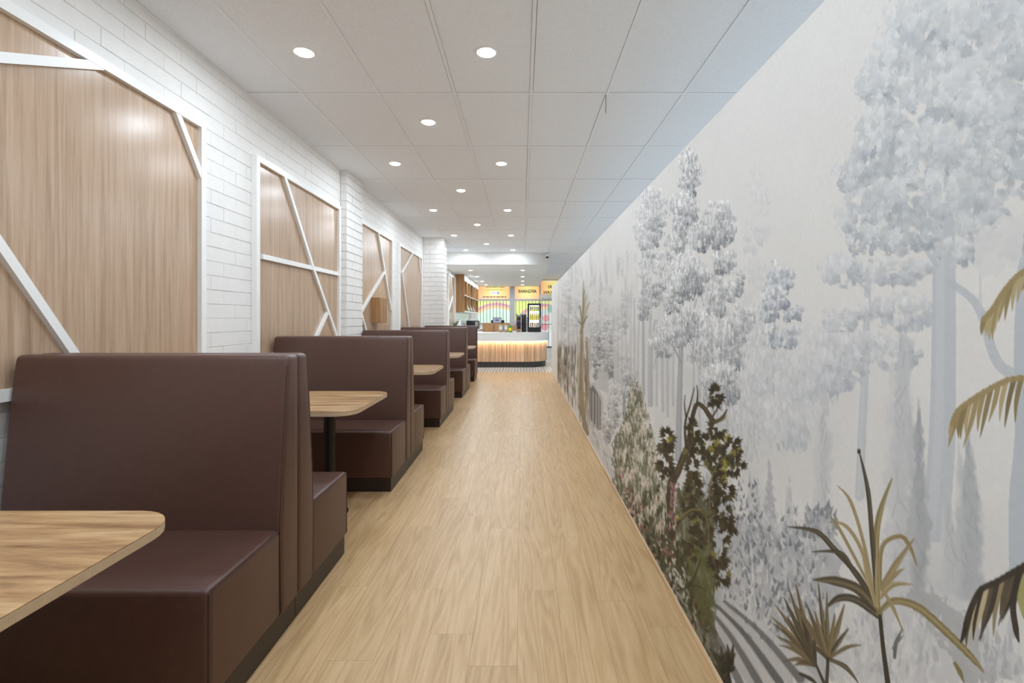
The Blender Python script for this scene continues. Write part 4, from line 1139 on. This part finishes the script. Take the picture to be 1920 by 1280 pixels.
br.inputs['Scale'].default_value = 1.0; br.inputs['Mortar Size'].default_value = 0.008; br.inputs['Brick Width'].default_value = 0.3; br.inputs['Row Height'].default_value = 0.15
mp = pos_vec(nt, (1,1,1), rot=(math.pi/2, 0, math.pi/2)); nt.links.new(mp, br.inputs['Vector'])
nt.links.new(br.outputs['Color'], b_.inputs['Base Color']); b_.inputs['Roughness'].default_value = 0.2
tag(MB().box(XL+0.001, XL+0.012, 15.95, 20.0, 0.9, 1.505).build('wall_splashback', M_splash), 'white tiled splashback under the oak cabinet', kind='structure')
t = thing('back_bench', (-1.87, 17.0, 0), 'white-topped preparation bench along the kitchen wall', 'bench')
MB().box(XL+0.001, -1.58, 14.9, 20.3, 0, 0.88).build('cupboards', M_cab, t)
MB().box(XL+0.013, -1.55, 14.9, 20.3, 0.881, 0.92).build('worktop', M_stone, t)
t = thing('coffee_brewer', (-1.80, 18.4, 0.92), 'boxy black espresso machine on the kitchen bench', 'coffee machine')
MB().box(-2.05,-1.60,18.2,18.75,0.921,1.22).bevel(0.008,2).build('body', M_dark, t)
MB().box(-1.72,-1.62,18.188,18.199,1.0,1.18).build('steel_front', M_steel, t)
MB().box(-2.0,-1.66,18.25,18.7,1.221,1.29).build('cup_tray', M_white, t)
t = thing('paper_roll', (-1.98, 16.0, 0.92), 'tall white paper towel roll on the kitchen bench', 'paper roll')
MB().lathe([(0.06,0.001),(0.06,0.33),(0.058,0.335)], (-1.985,15.6,0.92), 18).sm().build('roll', M_white, t)
MB().lathe([(0.012,0.336),(0.012,0.38)], (-1.985,15.6,0.92), 10).sm().build('core', M_steel, t)
t = thing('sauce_bottle', (-1.88, 16.4, 0.92), 'red squeeze bottle on the kitchen bench', 'bottle')
MB().lathe([(0.05,0.001),(0.05,0.12),(0.02,0.16)], (-1.88,16.4,0.92), 14).sm().build('body', M_red, t)
MB().lathe([(0.014,0.161),(0.006,0.21)], (-1.88,16.4,0.92), 10).sm().build('nozzle', M_red, t)
t = thing('fruit_tray', (-1.74, 16.6, 0.92), 'shallow tray of yellow produce on the kitchen bench', 'tray')
MB().box(-1.86,-1.58,16.5,16.75,0.921,1.0).bevel(0.01,2).build('tray', M_yell, t)
for i in range(4): MB().lathe([(0.012,0.0),(0.034,0.02),(0.034,0.04),(0.012,0.06)], (-1.82+i*0.065,16.6,1.0005), 10).sm().build('fruit', M_yell, t)
t = thing('potted_plant', (-2.03, 14.95, 0.92), 'small spiky green plant peeking above the last booth', 'plant')
M_leaf = plain('green_leaf', (92,120,84), 0.5)
MB().lathe([(0.05,0.001),(0.065,0.10),(0.06,0.10)], (-2.03,15.02,0.92), 16).sm().build('pot', M_white, t)
for i in range(11):
    a = i*2.4; L = 0.13+0.05*((i*7)%3); dx, dy = math.cos(a)*L*0.6, math.sin(a)*L*0.6
    c0 = Vector((-2.03,15.02,1.02)); tip = c0+Vector((dx,dy,L)); mid = c0+Vector((dx*0.4,dy*0.4,L*0.65)); sd = Vector((-math.sin(a),math.cos(a),0))*0.011
    MB().add([c0-sd*0.6,c0+sd*0.6,mid+sd,tip,mid-sd,mid+Vector((0,0,0.006))],[(0,1,2,5),(0,5,4),(5,2,3),(5,3,4),(1,0,4,3,2)]).build('leaf', M_leaf, t)

# chain hanging from the ceiling grid
xc = (1137-VX)*3.888/F
t = thing('hanging_chain', (xc, 3.92, CEIL-0.15), 'short bead chain hanging from the ceiling grid', 'chain')
for i in range(14):
    z = CEIL-0.004-0.0105*i
    MB().lathe([(0.001,-0.0042),(0.0038,-0.002),(0.0038,0.002),(0.001,0.0042)], (xc+0.001*math.sin(i), 3.915, z), 8).sm().build('bead', plain('dull_chain', (120,118,115), 0.4, metal=0.6), t)

# ------------------------------------------------------------------ shop front
M_alu = plain('grey_aluminium', (190,191,193), 0.4)
M_film = print_mat('backlit_window_film', 0.4, 0.66)
M_sign = print_mat('backlit_sign_film', 0.4, 0.62)
for _m in (M_film, M_sign): _m.cycles.emission_sampling = 'NONE'
M_ink  = plain('dark_sign_lettering', (64,66,58), 0.5)
wf = MB()
wf.box(XL-0.2, XFAR+0.2, YF+0.02, YF+0.15, CEIL-0.06, CEIL+0.03)
wf.box(XL-0.2, -1.98, YF+0.02, YF+0.15, 0, CEIL)
wf.box(-1.98, -0.55, YF+0.02, YF+0.15, 0, 1.10)
wf.box(2.9, XFAR+0.2, YF+0.02, YF+0.15, 0, CEIL)
tag(wf.build('wall_front', M_paint), 'white wall around the far shop-front windows', kind='structure')
tag(MB().box(-0.56, -0.33, YF-0.06, YF+0.15, 0, CEIL-0.06).build('trim_1', M_alu), 'grey upright post between the shop windows', kind='structure')
tag(MB().box(-1.98, 2.9, YF-0.05, YF+0.0, 2.10, 2.175).build('trim_2', M_alu), 'grey transom rail under the sign panels', kind='structure')
tag(MB().box(0.775, 0.835, YF-0.04, YF+0.15, 0, CEIL-0.06).build('trim_3', M_alu), 'slim white post beside the lower sign', kind='structure')
def pane(x0, x1, z0, z1, fn, name, parent, mat, step=0.02):
    U = np.linspace(x0, x1, max(4, int((x1-x0)/step))); W = np.linspace(z0, z1, max(4, int((z1-z0)/step)))
    uu, ww = np.meshgrid(U, W, indexing='ij')
    rgb = fn(uu, ww)
    return grid_mesh(name, U, W, lambda u, w: np.stack([u, np.full_like(u, YF+0.03), w], 1), rgb, mat, parent, ((x0+x1)/2, YF+0.03, z0))
def mixc(a, b, t):
    t = np.clip(t, 0, 1)[..., None]
    return np.array(a)/255*(1-t) + np.array(b)/255*t
def sign_fn(cx, w):
    def fn(u, z):
        c = mixc((244,234,150), (244,184,132), (np.abs(u-cx)/(w*0.52))**1.4)
        t = np.clip((2.42-z)/0.2, 0, 1)[..., None]*0.45
        return c*(1-t) + np.array((232,180,160))/255*t
    return fn
def arch_fn(cx, cz, R, inner):
    def fn(u, z):
        r = np.hypot(u-cx, z-cz)
        c = mixc((222,234,140), (236,236,176), (u-cx+0.8)/1.2)
        c = np.where((r < R)[..., None], np.array((208,164,174))/255, c)
        c = np.where((r < R-0.13)[..., None], np.array((240,200,158))/255, c)
        c = np.where((r < R-0.26)[..., None], np.array(inner)/255, c)
        return c
    return fn
def right_fn(u, z):
    c = arch_fn(0.95, 0.55, 1.42, (204,214,212))(u, z)
    for (cx, cz, r_) in ((1.06, 1.31, 0.15), (1.02, 0.93, 0.17), (1.45, 1.6, 0.12), (0.0, 1.0, 0.2)):
        q = np.hypot(u-cx, z-cz)
        c = np.where((q < r_)[..., None], np.array((222,156,160))/255, c)
    q = np.hypot(u-1.30, z-1.72); c = np.where((q < 0.16)[..., None], np.array((150,190,176))/255, c)
    c = np.where((z < 0.75)[..., None], c*0.4+np.array((226,232,232))/255*0.6, c)
    return c
w1 = thing('window_1', (-1.26, YF, 1.1), None, None); tag(w1, 'left shop window with arched rainbow film and bars', kind='structure')
pane(-1.98, -0.55, 1.11, 2.10, arch_fn(-1.15, 0.46, 1.56, (206,232,214)), 'window_film', w1, M_film)
w2 = thing('window_2', (0.7, YF, 0), None, None); tag(w2, 'right full-height shop window with coloured film and bars', kind='structure')
pane(-0.33, 2.9, 0.02, 2.10, right_fn, 'window_film', w2, M_film)
for k in range(9):
    x = -1.95 + (225+130*k)/21.3*22.3/F - (-1.95-(890-VX)*22.3/F)
    MB().box(x-0.009, x+0.009, YF-0.03, YF-0.008, 1.11, 2.098).build('security_bar', M_black, w1)
for k in range(22):
    x = -0.28+0.147*k
    if abs(x-0.805) < 0.045: continue
    MB().box(x-0.009, x+0.009, YF-0.03, YF-0.008, 0.02, 2.098).build('security_bar', M_black, w2)
MB().box(-0.33, 0.773, YF-0.045, YF-0.032, 1.03, 1.05).build('cross_bar', M_black, w2)
MB().box(0.837, 2.9, YF-0.045, YF-0.032, 1.03, 1.05).build('cross_bar', M_black, w2)
MB().box(0.837, 2.9, YF-0.045, YF-0.032, 0.0, 0.05).build('cross_bar', M_black, w2)
MB().box(-1.98, -0.56, YF-0.045, YF-0.0, 1.08, 1.11).build('window_sill', M_alu, w1)

def text(parent, body, cx, z, size, name='lettering', bold=0.0, xs=1.0):
    """mirrored lettering on the sign film, read from the street"""
    cu = bpy.data.curves.new(name, 'FONT'); cu.body = body; cu.align_x = 'CENTER'; cu.size = size; cu.extrude = 0.002; cu.offset = bold
    o = bpy.data.objects.new('tmp_text', cu); COL.objects.link(o)
    dg = bpy.context.evaluated_depsgraph_get(); me = bpy.data.meshes.new_from_object(o.evaluated_get(dg))
    bpy.data.objects.remove(o); bpy.data.curves.remove(cu)
    me.name = name
    co = np.zeros(len(me.vertices)*3); me.vertices.foreach_get('co', co); co = co.reshape(-1, 3)
    co = np.stack([-co[:,0]*xs, -co[:,2], co[:,1]], 1)
    me.vertices.foreach_set('co', co.ravel()); me.flip_normals(); me.update()
    me.materials.clear(); me.materials.append(M_ink)
    o = bpy.data.objects.new(name, me); COL.objects.link(o); o.parent = parent
    pl = wloc(parent); o.location = (cx-pl[0], YF+0.026-pl[1], z-pl[2])
    return o
s1 = thing('sign_panel', (-1.26, YF, 2.18), 'left backlit orange and yellow sign panel with contact lettering, mirrored', 'sign', 'sign panels over the shop windows')
pane(-1.98, -0.555, 2.176, 2.99, sign_fn(-1.2, 1.4), 'sign_film', s1, M_sign)
text(s1, '(03) 9400 2161', -1.22, 2.70, 0.14, bold=0.003)
MB().box(-1.66, -0.80, YF+0.022, YF+0.027, 2.575, 2.585).build('rule_line', M_ink, s1)
MB().box(-1.42, -1.02, YF+0.022, YF+0.028, 2.375, 2.52).build('logo_card', plain('white_logo_card', (240,242,246), 0.5, emis=(240,242,246), estr=0.6), s1)
MB().box(-1.125, -1.035, YF+0.017, YF+0.0215, 2.39, 2.505).build('logo_square', plain('blue_logo', (150,166,206), 0.5, emis=(150,166,206), estr=0.5), s1)
lb = text(s1, 'f', -1.08, 2.41, 0.12); lb.location.y = YF+0.0145-YF; lb.data.materials.clear(); lb.data.materials.append(M_white)
M_faint = plain('faded_sign_print', (176,150,130), 0.5)
M_faintb = plain('faded_blue_print', (176,186,214), 0.5)
for z in (2.418, 2.462): MB().box(-1.395, -1.15, YF+0.017, YF+0.0215, z, z+0.018).build('faded_text_line', M_faintb, s1)
xx = -1.78
while xx < -0.72:
    wd = random.uniform(0.10, 0.22)
    MB().box(xx, min(xx+wd, -0.70), YF+0.022, YF+0.027, 2.25, 2.30).build('faded_text_line', M_faint, s1)
    xx += wd+0.03
s2 = thing('sign_panel', (0.22, YF, 2.18), 'middle backlit orange sign panel with large mirrored lettering', 'sign', 'sign panels over the shop windows')
pane(-0.325, 0.77, 2.176, 2.99, sign_fn(0.25, 1.1), 'sign_film', s2, M_sign)
text(s2, 'AFGHANI', 0.235, 2.46, 0.20, bold=0.006, xs=0.95)
s3 = thing('sign_panel', (1.35, YF, 2.18), 'right backlit yellow sign panel partly hidden by the mural partition', 'sign', 'sign panels over the shop windows')
pane(0.84, 2.89, 2.176, 2.99, sign_fn(1.4, 1.0), 'sign_film', s3, M_sign)
text(s3, 'RI', 1.25, 2.66, 0.20, bold=0.004); text(s3, 'KAN', 1.17, 2.41, 0.20, bold=0.004)
t = thing('air_conditioner', (1.25, 22.0, 2.12), 'white split air conditioner mounted under the right sign', 'air conditioner')
MB().prism([(YF-0.30,2.16),(YF-0.27,2.13),(YF-0.06,2.13),(YF-0.06,2.38),(YF-0.27,2.38),(YF-0.31,2.33)], 'x', 0.82, 1.72).bevel(0.01,2).build('casing', M_white, t)
MB().box(0.90, 1.64, YF-0.325, YF-0.312, 2.165, 2.185).build('louvre', M_alu, t)
MB().box(0.86, 0.93, YF-0.322, YF-0.312, 2.20, 2.22).build('indicator', M_kraft, t)
